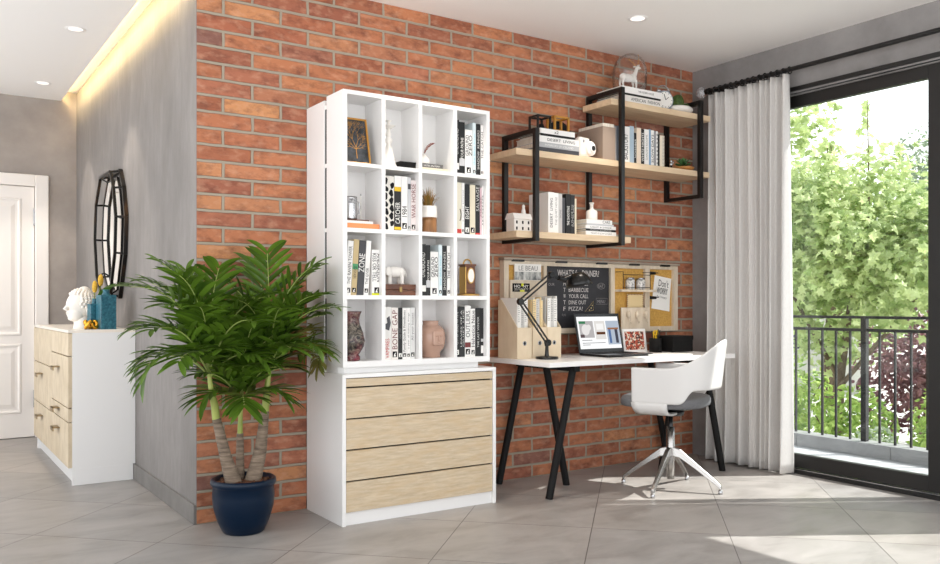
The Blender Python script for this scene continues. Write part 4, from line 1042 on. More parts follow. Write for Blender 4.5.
# framed pattern, pen pot, black box, papers
fr = thing('framed_print', 'white framed red and black pattern leaning behind the laptop', 'picture', (-.705, -.13, TD)); fr.rotation_euler = (R(-8), 0, 0)
MB().box(-.108, 0, 0, -.09, .014, .16).box(.09, 0, 0, .108, .014, .16).box(-.09, 0, 0, .09, .014, .018).box(-.09, 0, .142, .09, .014, .16).build('frame', M['lamp_white'], fr, .001)
pt, ptn, ptb = newmat('folk_pattern')
v = N(ptn, 'ShaderNodeTexVoronoi'); v.inputs['Scale'].default_value = 95; ptn.links.new(coords(ptn), v.inputs['Vector'])
rp = ramp(ptn, [(.0, S((232, 222, 206))), (.22, S((186, 84, 58))), (.5, S((226, 210, 190))), (.62, S((70, 40, 36))), (.8, S((170, 70, 50)))], 'CONSTANT'); ptn.links.new(v.outputs['Color'], rp.inputs['Fac']); ptn.links.new(rp.outputs['Color'], ptb.inputs['Base Color'])
MB().box(-.09, .004, .018, .09, .010, .142).build('picture', pt, fr)
pc = thing('pen_pot', 'black pen pot with scissors and yellow pencils beside the black box', 'pen pot', (-.577, -.185, TD))
MB().lathe([(.0, 0), (.042, 0), (.042, .095), (.039, .095), (.039, .006), (.0, .006)], 32).build('pot', M['black_matte'], pc)
for (a, dx, L, mname) in ((.3, .02, .15, 'yellow'), (2.2, .016, .145, 'black_plastic'), (3.4, .02, .14, 'yellow'), (4.6, .02, .155, 'black_plastic'), (5.4, .02, .15, 'black_plastic')):
    d = Vector((math.cos(a)*dx, math.sin(a)*dx, 0))
    MB().tube([d*.3+Vector((0, 0, .008)), d*1.5+Vector((0, 0, L))], .004, 6).build('pencil' if mname == 'yellow' else 'pen', M[mname], pc)
sc2 = MB()
for s in (-1, 1): sc2.tube([(-.012+s*.011+.010*math.cos(2*PI*i/14), -.018, .132+.015*math.sin(2*PI*i/14)) for i in range(14)], .0035, 8, closed=True).bar((-.012+s*.008, -.018, .118), (-.012-s*.004, -.018, .012), .006, .003)
sc2.build('scissors', M['yellow'], pc)
kb_ = thing('storage_box', 'long black lidded box at the right end of the desk', 'box', (-.412, -.195, TD))
MB().box(-.098, -.085, 0, .098, .085, .082).build('base', M['black_matte'], kb_, .001)
MB().box(-.101, -.088, .082, .101, .088, .110).build('lid', M['black_matte'], kb_, .001)
pp = thing('notebook', 'white closed notebook lying on the desk between laptop and chair', 'notebook', (-.79, -.5, TD), R(6))
MB().box(-.13, -.09, 0, .13, .09, .008).build('page_block', M['paper'], pp, .001)
MB().box(-.132, -.092, .008, .132, .092, .0095).build('cover', M['paper'], pp)

# ------------------------------------------------------------------ organiser board on the wall
ob = thing('organiser_board', 'washed wood organiser board of cork and blackboard panels on the brick wall', 'noticeboard', (0, 0, 0))
FW = M['frame_wood']; y0, y1 = -.002, -.05
for a, b in ((-1.751, -1.715), (-1.438, -1.413), (-.86, -.824), (-.536, -.492), (-.254, -.21)): MB().box(a, y1, .912, b, y0, 1.372).build('stile', FW, ob, .001)
for a, b in ((-1.715, -1.438), (-1.413, -.86), (-.824, -.536), (-.492, -.254)):
    MB().box(a, y1, 1.345, b, y0, 1.372).build('top_rail', FW, ob, .001); MB().box(a, y1, .912, b, y0, .945).build('bottom_rail', FW, ob, .001)
MB().box(-1.76, -.062, 1.374, -.2, y0, 1.390).build('hanging_rail', noisy('grey_oak', (132, 120, 108), (168, 154, 138), (6, 40, 40), 5, .6), ob, .001)
for x in (-1.65, -1.3, -.95, -.65, -.35): MB().box(x-.045, -.066, 1.366, x+.045, -.05, 1.378).build('hanger', M['black_metal'], ob)
MB().box(-1.715, -.03, .945, -1.438, -.012, 1.345).build('cork_panel', M['cork'], ob)
MB().box(-1.413, -.03, .945, -.86, -.012, 1.345).build('blackboard', M['chalkboard'], ob)
MB().box(-.824, -.03, .945, -.536, -.012, 1.345).build('cork_panel', M['cork'], ob)
MB().box(-.492, -.03, .945, -.254, -.012, 1.345).build('cork_panel', M['cork'], ob)
MB().box(-1.712, -.062, 1.06, -1.44, -.056, 1.25).box(-1.712, -.056, 1.06, -1.44, -.03, 1.067).box(-1.712, -.056, 1.06, -1.705, -.03, 1.25).box(-1.447, -.056, 1.06, -1.44, -.03, 1.25).build('letter_pocket', FW, ob, .001)
MB().box(-.824, -.115, 1.185, -.492, -.03, 1.2).build('small_shelf', FW, ob, .001)
MB().box(-.790, -.078, .918, -.520, -.07, 1.078).box(-.790, -.07, .918, -.520, -.03, .926).build('hook_panel', FW, ob, .001)
for k in range(3):
    x = -.735+.082*k
    MB().tube([(x, -.078, 1.02), (x, -.092, 1.012), (x, -.1, .985), (x, -.106, .972), (x, -.112, .985)], .0035, 8).sphere((x, -.092, 1.03), (.016, .014, .024), 14, 10).build('hook', M['frame_wood'], ob)
rl = MB()
for zz in (1.215, 1.30): rl.tube([(-.80, -.105, zz), (-.545, -.105, zz)], .0025, 6)
for x in (-.80, -.545): rl.tube([(x, -.105, 1.2), (x, -.105, 1.32), (x, -.032, 1.32)], .0025, 6)
rl.build('wire_guard', M['black_metal'], ob)
# chalk writing
def chalk(s, x, z, L, h, mat='chalk'):
    text_mb(s, L, h).xf(Matrix.Translation((x+L/2, -.0306, z))).build('chalk_writing', M[mat], ob)
chalk("WHAT'S for DINNER?", -1.31, 1.305, .36, .042)
chalk('OUR', -1.385, 1.228, .05, .018, 'chalk_dim')
for i, (d, t, L) in enumerate((('M', 'TACOS?', .17), ('T', 'BARBECUE', .17), ('W', 'YOUR CALL', .17), ('T', 'DINE OUT', .15), ('F', 'PIZZA!', .12))):
    z = 1.235-.041*i
    chalk(d, -1.26, z, .018, .026); chalk(t, -1.215, z, L, .026)
chalk('EAT', -.955, 1.222, .045, .02, 'chalk_dim'); chalk('FUN', -1.27, 1.03, .03, .014, 'chalk_dim'); chalk('MENU', -.965, 1.118, .07, .022, 'chalk_dim')
bxm = MB().tube([(-.975, -.0306, 1.10), (-.875, -.0306, 1.10), (-.875, -.0306, 1.14), (-.975, -.0306, 1.14)], .0012, 4, closed=True)
bxm.tube([(-.932+.034*math.cos(2*PI*i/20), -.0306, 1.222+.02*math.sin(2*PI*i/20)) for i in range(20)], .0012, 4, closed=True)
bxm.build('chalk_box', M['chalk_dim'], ob)
pz = MB().tube([(-1.075, -.0306, 1.05), (-1.0, -.0306, 1.06), (-1.0, -.0306, 1.12)], .002, 4, closed=True)
for a, b in ((-1.02, 1.075), (-1.035, 1.062), (-1.01, 1.092)): pz.sphere((a, -.0306, b), (.005, .001, .005), 8, 6)
pz.build('chalk_pizza', plain('ochre_chalk', (206, 184, 128), .9), ob)
# things held by the board
mg = thing('magazine', 'grey and white magazine standing in the pocket of the organiser board', 'magazine', (-1.565, -.044, 1.068)); mg.rotation_euler = (R(.6), 0, 0)
MB().box(-.105, -.004, 0, .105, .004, .285).build('pages', M['paper'], mg)
mm = noisy('magazine_photo', (92, 96, 96), (214, 214, 210), (26, 26, 9), 4, .5, 0, .4, .6)
MB().box(-.105, -.0052, .185, .105, -.004, .235).build('cover_photo', mm, mg)
text_mb('LE BEAU', .15, .03).xf(Matrix.Translation((0, -.0056, .258))).build('cover_title', M['ink_grey'], mg)
cd = thing('event_card', 'black and yellow printed card on the front of the wooden pocket', 'card', (-1.63, -.0624, 1.178))
MB().box(-.066, -.0035, 0, .066, .0, .052).build('card', M['black_matte'], cd)
MB().box(.0, -.0042, .034, .018, -.0035, .052).box(-.01, -.0042, .0, .024, -.0035, .012).build('colour_patch', M['lime'], cd)
text_mb('HO  NY', .11, .018).xf(Matrix.Translation((0, -.0046, .034))).build('lettering', M['paper'], cd)
text_mb('2019 PARTY', .11, .014).xf(Matrix.Translation((0, -.0046, .015))).build('lettering', M['paper_grey'], cd)
def jar(x, label):
    r = thing('glass_jar', label, 'jar', (x, -.068, 1.2), 0, 'jars on the small shelf of the board')
    MB().lathe([(.0, 0), (.030, 0), (.032, .004), (.032, .058), (.027, .066), (.027, .07), (.0, .07)], 24).build('contents', noisy('grey_scraps', (110, 110, 112), (238, 236, 232), (70, 70, 70), 3, .6), r)
    MB().lathe([(.0, .07), (.030, .07), (.030, .082), (.0, .082)], 24).build('lid', M['steel'], r)
jar(-.700, 'left of the two small jars on the little shelf of the organiser board')
jar(-.600, 'right of the two small jars on the little shelf of the organiser board')
ev = thing('envelope', 'cream airmail envelope with dark striped edge standing in the hook panel', 'envelope', (-.632, -.048, .99))
MB().box(-.076, -.0015, 0, .076, .0015, .18).build('sheet', M['paper_cream'], ev)
st_ = MB()
for k in range(12):
    for x in (-.0765, .0705): st_.box(x, -.0022, .012+.014*k, x+.006, -.0014, .019+.014*k)
for k in range(10): st_.box(-.07+.0145*k, -.0022, .174, -.063+.0145*k, -.0014, .18)
st_.build('striped_edge', M['maroon'], ev)
nt_ = thing('handwritten_note', 'white sheet with black handwriting clipped to the right cork panel', 'paper', (-.377, -.0335, 1.06)); nt_.rotation_euler = (0, R(8), 0)
MB().grid(lambda u, v: (-.085+.17*u, -.001-.012*(1-v)**2*u, .236*v), 6, 8).build('sheet', M['paper'], nt_)
text_mb('Don\'t', .10, .05).xf(Matrix.Translation((.01, -.0032, .19))).build('handwriting', M['ink'], nt_)
text_mb('WORRY', .11, .045).xf(Matrix.Translation((.0, -.0054, .135))).build('handwriting', M['ink'], nt_)
text_mb('be happy', .1, .02).xf(Matrix.Translation((.0, -.0095, .09))).build('handwriting', M['ink_grey'], nt_)
for nm, (x, z) in (('upper', (-.455, 1.318)), ('lower', (-.447, 1.146))):
    c_ = thing('bulldog_clip', f'{nm} of the two black clips on the right cork panel', 'clip', (x, -.03, z), 0, 'black clips on the cork')
    MB().prism([(-.03, -.012), (.03, -.009), (.03, .009), (-.03, .012)], 1, -.013, 0).build('jaw', M['black_metal'], c_, .002)
    MB().tube([(.03, -.008, 0), (.042, -.012, .004), (.05, -.014, .002)], .003, 6).build('lever', M['black_metal'], c_)

# ------------------------------------------------------------------ swivel chair at the desk
CRZ = 27
cr = thing('swivel_chair', 'white moulded swivel chair with grey seat and polished four star base', 'chair', (-1.02, -.733, 0), R(CRZ))
OX, OY = -.03, .055
def shell_pt(u, v):
    """u runs round the plan from the left arm over the back to the right arm, v upward"""
    a = (u-.5)*2                                   # -1 left arm, 0 back, 1 right arm
    s = abs(a)
    hw, yf, yb = .235, .10, -.345
    if s > .52:                                    # straight arm
        t = (s-.52)/.48; x = hw-.004*t; y = -.13+(yf+.13)*t
    else:                                          # rounded back
        th = s/.52*PI/2; x = hw*math.sin(th)**.9 if th > 0 else 0; y = -.13+(yb+.13)*math.cos(th)**.85 if th < PI/2 else -.13
    x = math.copysign(x, a)
    k = max(0, 1-s/.56); k = k*k*(3-2*k)           # 1 at the back, 0 along the arms
    top = .737+.163*k
    bot_back, bot_side = .612, .53
    kb = 1/(1+math.exp((s-.40)*60))
    bot = bot_side*(1-kb)+bot_back*kb
    z = bot+(top-bot)*v
    lean = .035*(v)*k
    y -= lean
    x *= 1+.03*v
    return (x+OX, y+OY, z)
MB().grid(shell_pt, 72, 12).build('back_shell', M['chair_shell'], cr, solid=.013, subsurf=1)
def cradle(u, v):
    # from the foot of the left arm under the seat to the foot of the right arm
    y = -.11+.21*v-.03*math.sin(PI*u)*v
    a = PI*u
    x = -.236*math.copysign(abs(math.cos(a))**.55, math.cos(a)); z = .535-.077*math.sin(a)**.6 if 0 < u < 1 else .535
    return (x+OX, y+OY, z)
MB().grid(cradle, 40, 6).build('seat_cradle', M['chair_shell'], cr, solid=.013)
cu = MB(); n = 48; layers = [(.90, .502), (.985, .506), (1, .522), (1, .540), (.975, .556), (.90, .563), (.5, .566), (.0001, .566)]
vs = []; fs = []
for sc_k, z in layers:
    for k in range(n):
        a = 2*PI*k/n; c, s = math.cos(a), math.sin(a)
        x = .25*math.copysign(abs(c)**.62, c)*sc_k; y = -.035+.245*math.copysign(abs(s)**.7, s)*sc_k
        if y > -.19: lim = .224 if y < .11 else 1; x = max(-lim, min(lim, x))
        vs.append((x+OX, y+OY, z))
for i in range(len(layers)-1):
    for k in range(n): fs.append((i*n+k, i*n+(k+1) % n, (i+1)*n+(k+1) % n, (i+1)*n+k))
fs.append(tuple(range(n))[::-1])
cu.add(vs, fs, 0, True); cu.build('seat_cushion', M['cushion'], cr)
MB().lathe([(.0, .44), (.075, .44), (.08, .452), (.08, .468), (.0, .468)], 28).build('seat_plate', M['black_plastic'], cr)
MB().lathe([(.0, .3), (.0145, .3), (.0145, .44), (.0, .44)], 20).build('gas_lift', M['black_plastic'], cr)
MB().lathe([(.0, .06), (.022, .06), (.023, .16), (.028, .2), (.026, .24), (.0235, .37), (.0, .37)], 28).build('column', M['chrome'], cr)
for k, ang in enumerate((114.8, 203.5, 294.8, 23.5)):
    a = R(ang-CRZ)
    d = Vector((math.cos(a), math.sin(a), 0)); s = Vector((-d.y, d.x, 0))
    P = [(0.012, .225, .055, .021), (.06, .215, .05, .019), (.16, .145, .036, .016), (.27, .064, .028, .0135), (.302, .036, .026, .013)]
    vs = []; fs = []
    for r_, z, hgt, wd in P:
        for sx, sz in ((-1, -.5), (1, -.5), (.7, .5), (-.7, .5)): vs.append(d*r_+s*(wd*sx)+Vector((0, 0, z+hgt*sz)))
    for i in range(len(P)-1):
        for j in range(4): fs.append((i*4+j, i*4+(j+1) % 4, (i+1)*4+(j+1) % 4, (i+1)*4+j))
    fs += [(3, 2, 1, 0), (16, 17, 18, 19)]
    lg = MB().add(vs, fs).build('leg', M['chrome'], cr, .004)
    MB().lathe([(.0, 0), (.013, 0), (.013, .012), (.011, .026), (.0, .028)], 16, tuple(d*.296)).build('foot', M['steel'], lg)

# ------------------------------------------------------------------ curtain and rod
XR, ZR = -.10, 2.606
rod = thing('curtain_rod', 'long black curtain rod with a crystal finial above the glass door', 'curtain rod', (XR, -.22, ZR))
MB().tube([(0, .0, 0), (0, -4.4, 0)], .0145, 14).build('pole', BM, rod)
MB().tube([(0, .012, 0), (0, -.02, 0)], [.02, .02], 16).build('end_cap', BM, rod)
cf = bmesh.new(); bmesh.ops.create_icosphere(cf, subdivisions=2, radius=.042)
vs = [(v.co.x, v.co.y+.046, v.co.z) for v in cf.verts]; fs = [[v.index for v in f.verts] for f in cf.faces]; cf.free()
MB().add(vs, fs).build('finial', M['crystal'], rod)
for y in (-.06, -2.6, -4.2): MB().bar((0, y, -.014), (.098, y, -.014), .012).box(.09, y-.02, -.05, .0995, y+.02, .03).build('bracket', BM, rod)
def curtain(label, ya, yb, seed, nf, ztop=2.578):
    rnd = random.Random(seed)
    c = thing('curtain', label, 'curtain', (XR, 0, 0), 0, 'grey curtains on the black rod')
    ph = [rnd.uniform(-1.1, 1.1) for _ in range(nf+2)]; am_ = [rnd.uniform(.5, 1.3) for _ in range(nf+2)]
    def f(u, v):
        k = u*nf; i = int(min(k, nf-1e-6)); fr_ = k-i
        a = am_[i]*(1-fr_)+am_[i+1]*fr_; p = ph[i]*(1-fr_)+ph[i+1]*fr_
        z = .012+(ztop-.012)*v
        amp = .042*a*(.62+.45*(1-v)**1.2)
        sw = 2*PI*k+p*(1-v)*1.3
        x = amp*math.sin(sw)+.011*math.sin(1.7*sw+2*p)+.006*math.sin(3.3*sw-p)
        y = ya+(yb-ya)*u+.010*math.sin(sw*1.0+1.2)*(1-v*.5)
        x += .012*math.sin(3*v+p)*(1-v)
        return (x, y, z)
    MB().grid(f, nf*20, 40).build('cloth', M['curtain'], c, solid=.002)
    for i in range(nf+1):
        for half in (0, .5):
            u = (i+half)/nf
            if u > 1: continue
            y = ya+(yb-ya)*u
            MB().tube([(.021*math.cos(t), y, ZR+.021*math.sin(t)-.004) for t in [2*PI*j/18 for j in range(18)]], .0042, 6, closed=True).build('ring', BM, c)
curtain('floor length pale grey curtain gathered between the brick corner and the glass door', -.245, -.893, 4, 7)

# ------------------------------------------------------------------ corridor: chest of drawers and what stands on it
cd = thing('chest_of_drawers', 'white chest with pale oak drawer fronts and brass pulls along the grey wall', 'chest of drawers', (-3.80, 2.13, 0))
CX0, CX1, CY0, CY1 = -.178, .186, -.80, .83
OV = M['oak_v']
MB().box(CX0, CY0, 0, .172, CY0+.022, .1).box(CX0, CY0, .1, CX1, CY0+.022, .926).box(CX0, CY1-.022, 0, .172, CY1, .1).box(CX0, CY1-.022, .1, CX1, CY1, .926).box(CX0+.02, CY0+.022, 0, .172, CY1-.022, .1).box(CX0+.02, CY0+.022, .1, CX1, CY1-.022, .926).build('body', LQ, cd, .001)
MB().box(CX0-.022, CY0, .926, CX1, CY1, .944).build('top', plain('cream_top', (240, 232, 220), .3), cd, .001)
ymid = -.095
def dfront(y0, y1, z0, z1, hy=None, hz=None):
    d = MB().box(CX0-.022, y0+.0015, z0+.003, CX0+.0, y1-.0015, z1-.003).build('drawer_front', OV, cd, .0008)
    if hy is not None:
        MB().box(CX0-.062, hy-.06, hz-.006, CX0-.022, hy+.06, hz-.001).box(CX0-.062, hy-.06, hz-.026, CX0-.057, hy+.06, hz-.001).build('pull', M['old_brass'], d, .0012)
dfront(CY0, ymid, .783, .926); dfront(CY0, ymid, .470, .783, -.40, .705); dfront(CY0, ymid, .383, .470, -.40, .444); dfront(CY0, ymid, .105, .383, -.40, .318)
dfront(ymid, CY1, .675, .926); dfront(ymid, CY1, .378, .675, .39, .606); dfront(ymid, CY1, .105, .378, .39, .306)
ZT = .944
# white head sculpture, facing away from the vases
hd_ = thing('head_sculpture', 'white plaster head sculpture with tightly curled hair on the corridor chest', 'sculpture', (-3.885, 1.60, ZT), R(200))
hm = MB()
def skull(p):
    q = p.copy()
    if p.x > .2: q.x *= 1-.10*max(0, p.z-.2)
    if p.z < -.1: q.y *= 1-.30*(-p.z); q.x *= 1-.12*(-p.z)
    return q
hm.sphere((0, 0, .150), (.092, .072, .100), 36, 26, 0, skull)
hm.sphere((.035, 0, .105), (.055, .052, .062), 28, 18)                       # jaw and cheeks
hm.sphere((.062, 0, .068), (.022, .026, .018), 20, 12)                        # chin
hm.tube([(.066, 0, .172), (.084, 0, .150), (.106, 0, .126), (.086, 0, .118)], [.009, .011, .014, .008], 12)   # nose
hm.sphere((.084, 0, .1), (.013, .021, .006), 16, 8); hm.sphere((.081, 0, .091), (.013, .018, .007), 16, 8)      # lips
for s in (-1, 1):
    hm.sphere((.066, s*.029, .152), (.016, .019, .009), 16, 10)
    hm.tube([(.078, s*.008, .166), (.074, s*.03, .172), (.056, s*.05, .164)], .005, 8)
hm.tube([(-.01, 0, .0), (-.008, 0, .03), (.0, 0, .075)], [.060, .050, .048], 24)
hm.build('head', M['plaster'], hd_)
for s in (-1, 1):
    MB().sphere((-.008, s*.073, .128), (.018, .008, .034), 16, 12).sphere((-.004, s*.074, .094), (.009, .006, .018), 12, 8).build('ear', M['plaster'], hd_)
hr = MB()
for i in range(11):
    th = R(-8+i*10.5); n_ = max(1, int(26*math.cos(th)))
    for k in range(n_):
        a = 2*PI*(k+.5*(i % 2))/n_
        x, y, z = math.cos(th)*math.cos(a), math.cos(th)*math.sin(a), math.sin(th)
        if x > .50-.55*max(0, z-.35) and z < .62: continue
        hr.sphere((x*.092, y*.073, .152+z*.100), .0105, 8, 6)
hr.sphere((-.02, 0, .248), (.034, .032, .022), 16, 10)
hr.build('curled_hair', M['plaster'], hd_)
go = thing('gold_knot', 'small shiny gold ornament between the white head and the blue vase', 'ornament', (-3.862, 1.42, ZT))
gm = MB()
gm.tube([(.030*math.cos(t)*(1+.3*math.cos(3*t)), .024*math.sin(t)*(1+.3*math.cos(3*t)), .030+.018*math.sin(3*t)) for t in [2*PI*i/60 for i in range(60)]], .0125, 10, closed=True)
gm.build('knot', M['gold'], go)
def sqvase(name, label, x, y, hw, h, rz):
    r = thing('vase', label, 'vase', (x, y, ZT), rz, 'speckled blue square vases')
    m = MB().box(-hw, -hw, 0, hw, hw, h)
    m.build('vessel', M['teal'], r, .003)
    MB().lathe([(hw*.62, h-.002), (hw*.48, h+.010), (hw*.40, h+.02), (hw*.46, h+.034), (hw*.36, h+.034), (hw*.34, h+.012)], 24, closed=True).build('neck', M['teal'], r)
    return r
sqvase('vase', 'taller square blue speckled vase at the near end of the corridor chest', -3.770, 1.415, .047, .214, R(8))
v2 = sqvase('vase', 'shorter square blue speckled vase holding two yellow blooms', -3.822, 1.50, .036, .158, R(8))
def bloom(x0, lean, h, label):
    r = thing('yellow_bloom', label, 'flower', (-3.822, 1.50, ZT+.10), 0, 'yellow blooms in the shorter blue vase')
    p0 = Vector((0, 0, 0)); p1 = Vector((lean*.5, x0*.3, h*.5)); p2 = Vector((lean, x0, h))
    MB().tube([p0, p1, p2], .003, 8).build('stem', M['stem'], r)
    m = MB(); m.tube([p2+Vector((0, 0, -.004)), p2+Vector((0, 0, .012)), p2+Vector((.001, 0, .035)), p2+Vector((.001, 0, .058)), p2+Vector((0, 0, .07))], [.009, .015, .0165, .013, .004], 16)
    m.build('bloom', M['flower'], r)
bloom(-.02, -.004, .135, 'lower left of the two yellow blooms in the shorter blue vase')
bloom(.03, .04, .178, 'upper right of the two yellow blooms in the shorter blue vase')
lf = thing('broad_leaf', 'single broad green leaf arching from the shorter blue vase', 'leaf', (-3.822, 1.50, ZT+.10))
def bl(u, v):
    t = v; w_ = .022*math.sin(PI*min(1, t*.95+.05))**.8*(2*u-1)
    x = .004+.115*t**1.3; z = .075+.135*t-.02*t*t
    return (x+w_*.35, -.006+w_*.2-.03*t, z-w_*.75)
MB().grid(bl, 4, 14).build('blade', M['leaf_one'], lf)
MB().tube([(0, 0, 0), (.003, -.003, .078)], .003, 6).build('stalk', M['stem'], lf)

# mirror
mi = thing('wall_mirror', 'tall faceted mirror in a black geometric frame on the grey corridor wall', 'mirror', (XG, 1.915, 1.59))
octo = [(-.20, .40), (.16, .40), (.33, .22), (.375, -.03), (.30, -.30), (.13, -.44), (-.19, -.44), (-.345, -.16), (-.375, .08), (-.30, .28)]
n = len(octo)
back = [Vector((-.002, a, b)) for a, b in octo]; front = [Vector((-.030, a*.88, b*.90)) for a, b in octo]; mid = [Vector((-.075, a*.97, b*.97)) for a, b in octo]
fm = MB()
for i in range(n):
    j = (i+1) % n
    fm.bar(mid[i], mid[j], .018); fm.bar(back[i]+Vector((-.012, 0, 0)), back[j]+Vector((-.012, 0, 0)), .024); fm.bar(back[i]+Vector((-.006, 0, 0)), mid[i], .013); (fm.bar(mid[i], front[i], .009) if i in (1, 4, 6, 8) else None); fm.bar(front[i], front[j], .008)
fm.build('wire_frame', noisy('bronze_black', (18, 15, 13), (96, 68, 42), (9, 9, 3), 5, .35, 0, .55, .85, metal=.4), mi)
gl = MB(); gl.add([tuple(v) for v in front]+[tuple(v+Vector((.004, 0, 0))) for v in front], [tuple(range(n))[::-1], tuple(range(n, 2*n))]+[(i, (i+1) % n, n+(i+1) % n, n+i) for i in range(n)])
gl.build('mirror_glass', M['mirror'], mi)
MB().prism([(a*.88, b*.90) for a, b in octo], 0, -.024, -.002).build('backing', M['black_matte'], mi)

# ------------------------------------------------------------------ potted palm
PX, PY = -3.455, -.245
pl = thing('potted_palm', 'bushy green palm with three ringed trunks in a glossy navy pot', 'plant', (PX, PY, 0))
MB().lathe([(.0, 0), (.092, 0), (.099, .006), (.124, .06), (.142, .125), (.147, .175), (.144, .222), (.149, .228), (.156, .240), (.154, .256), (.146, .262), (.135, .258), (.132, .232), (.0, .228)], 48).build('pot', M['pot'], pl)
sm = MB().lathe([(.0, .246), (.08, .247), (.133, .240)], 32, closed=True)
rnd = random.Random(2)
for i in range(160):
    a = rnd.uniform(0, 2*PI); q = .122*math.sqrt(rnd.random()); s_ = rnd.uniform(.004, .011)
    sm.sphere((q*math.cos(a), q*math.sin(a), .248), (s_, s_*.8, s_*.5), 6, 4)
sm.build('bark_mulch', M['soil'], pl)
def trunk(pts, r):
    P = [Vector(p) for p in pts]; out = []; rad = []
    for i in range(41):
        t = i/40*(len(P)-1); k = min(int(t), len(P)-2); f = t-k
        out.append(P[k].lerp(P[k+1], f)); rad.append((r[k]*(1-f)+r[k+1]*f)*(1+.05*(i % 2)))
    return MB().tube(out, rad, 14)
tr_ = [([(-.050, -.01, .235), (-.088, -.01, .36), (-.132, 0, .555)], [.038, .028, .020]), ([(-.004, .04, .235), (-.004, .04, .47)], [.022, .016]), ([(.042, -.01, .235), (.080, -.01, .38), (.106, -.005, .575)], [.040, .030, .020])]
cs_ = [([(-.132, 0, .55), (-.140, 0, .62), (-.158, 0, .70), (-.165, 0, .76)], [.019, .018, .012, .010]), ([(-.004, .04, .465), (-.002, .04, .55), (.002, .04, .62)], [.013, .011, .008]), ([(.106, -.005, .57), (.112, -.005, .63), (.120, -.005, .72), (.130, -.005, .78)], [.018, .019, .013, .010])]
for p, r in tr_: trunk(p, r).build('trunk', M['trunk'], pl)
for p, r in cs_: MB().tube(p, r, 14).build('green_stem', M['crownshaft'], pl)
def clampw(p):
    # fronds bend where they meet the walls, the mirror side and the bookcase
    p = Vector(p); wx = p.x+PX; wy = p.y+PY
    if wx > -3.66: wy = min(wy, -.012-.02*abs(math.sin(40*wx)))
    if wy > -.47 and wx > -3.06: p.x = -3.06-.02*abs(math.sin(30*wy+9*p.z))-PX
    p.y = wy-PY
    return p
def frond(base, az, el, L, droop, rnd, leafL=.135, npairs=12, dry=False):
    pts = []; p = Vector(base); e = el+.07; st_ = L/16; droop *= .93
    for i in range(17):
        pts.append(clampw(p)); t = i/16
        d = Vector((math.cos(az)*math.cos(e), math.sin(az)*math.cos(e), math.sin(e))); p = p+d*st_; e -= droop*st_/L*(.35+1.6*t)
    m = MB()
    m.tube(pts, [.0052*(1-.75*i/16) for i in range(17)], 6, mi=1)
    for i in range(npairs):
        t = .26+.74*i/(npairs-1); k = min(int(t*16), 15); f = t*16-k
        c = pts[k].lerp(pts[k+1], f); d = (pts[k+1]-pts[k]).normalized()
        side = d.cross(Vector((0, 0, 1)))
        side = side.normalized() if side.length > .1 else Vector((-math.sin(az), math.cos(az), 0))
        upv = side.cross(d).normalized()
        for s in (-1, 1):
            fw = .55+.75*t+rnd.uniform(-.12, .12); ld = (side*s+d*fw+upv*rnd.uniform(.05, .38)).normalized()
            ll = leafL*(.62+.75*math.sin(PI*(.18+.70*t)))*rnd.uniform(.82, 1.12); wd = .0125*rnd.uniform(.85, 1.15)
            wv = ld.cross(upv).normalized()*1.0; nv = wv.cross(ld).normalized()
            q = []; c2 = Vector(c); dd = ld.copy(); sag = rnd.uniform(.35, 1.0)
            for j in range(7):
                tt = j/6; ww = wd*(math.sin(PI*min(1, .12+.80*tt))**.75)*(1 if j < 6 else .02)
                q += [clampw(c2-wv*ww+nv*ww*.35), clampw(c2), clampw(c2+wv*ww+nv*ww*.35)]
                c2 = c2+dd*(ll/6); dd = (dd+Vector((0, 0, -sag*.14))).normalized()
            m.add(q, [(3*j+h, 3*j+h+1, 3*j+4+h, 3*j+3+h) for j in range(6) for h in (0, 1)], 0, True)
    # end leaflet
    return m.build('frond', [M['palm_leaf_dry'] if dry else M['palm_leaf'], M['rachis']], pl)
rnd = random.Random(21)
LC = (-.164, 0, .755); RC = (.128, -.005, .775); MC = (.002, .038, .60)
# left crown: azimuth, elevation, length, droop (degrees; azimuth 180 is towards the corridor)
for az, el, L, dr in ((180, 66, .46, 1.75), (172, 80, .54, 1.2), (205, 60, .46, 1.5), (215, 72, .52, 1.5), (250, 70, .48, 1.3), (285, 66, .46, 1.5), (320, 74, .50, 1.2), (195, 44, .40, 2.3), (235, 45, .36, 1.6), (160, 50, .38, 2.2), (182, 84, .60, 1.0), (228, 80, .58, 1.2), (265, 88, .55, .9), (110, 82, .55, .8), (20, 76, .46, 1.0), (186, 76, .62, 1.55), (300, 42, .34, 1.5), (270, 50, .30, 1.2)):
    frond(LC, R(az+rnd.uniform(-6, 6)), R(el), L, dr, rnd)
for k, (az, el, L, dr) in enumerate(((0, 60, .36, 1.5), (345, 66, .42, 1.3), (20, 74, .44, 1.2), (320, 68, .48, 1.4), (290, 74, .50, 1.3), (255, 70, .46, 1.4), (220, 72, .48, 1.3), (180, 78, .54, 1.0), (100, 84, .56, .7), (335, 48, .32, 1.7), (300, 48, .36, 1.6), (355, 36, .32, 1.8), (10, 72, .46, 1.0), (250, 88, .60, .8), (265, 46, .32, 1.3), (350, 80, .56, .9), (315, 82, .58, 1.0), (30, 50, .36, 2.0))):
    frond(RC, R(az+rnd.uniform(-6, 6)), R(el), L, dr, rnd, dry=k in (0, 9, 11))
for az, el, L, dr in ((200, 46, .26, 1.8), (260, 40, .24, 1.8), (320, 44, .26, 1.8), (200, 60, .30, 1.3), (250, 62, .34, 1.2), (300, 62, .32, 1.2), (345, 62, .32, 1.4), (270, 80, .44, .9), (160, 70, .34, 1.0), (230, 82, .42, .9), (310, 78, .42, 1.0)):
    frond(MC, R(az+rnd.uniform(-6, 6)), R(el), L, dr, rnd, .15)

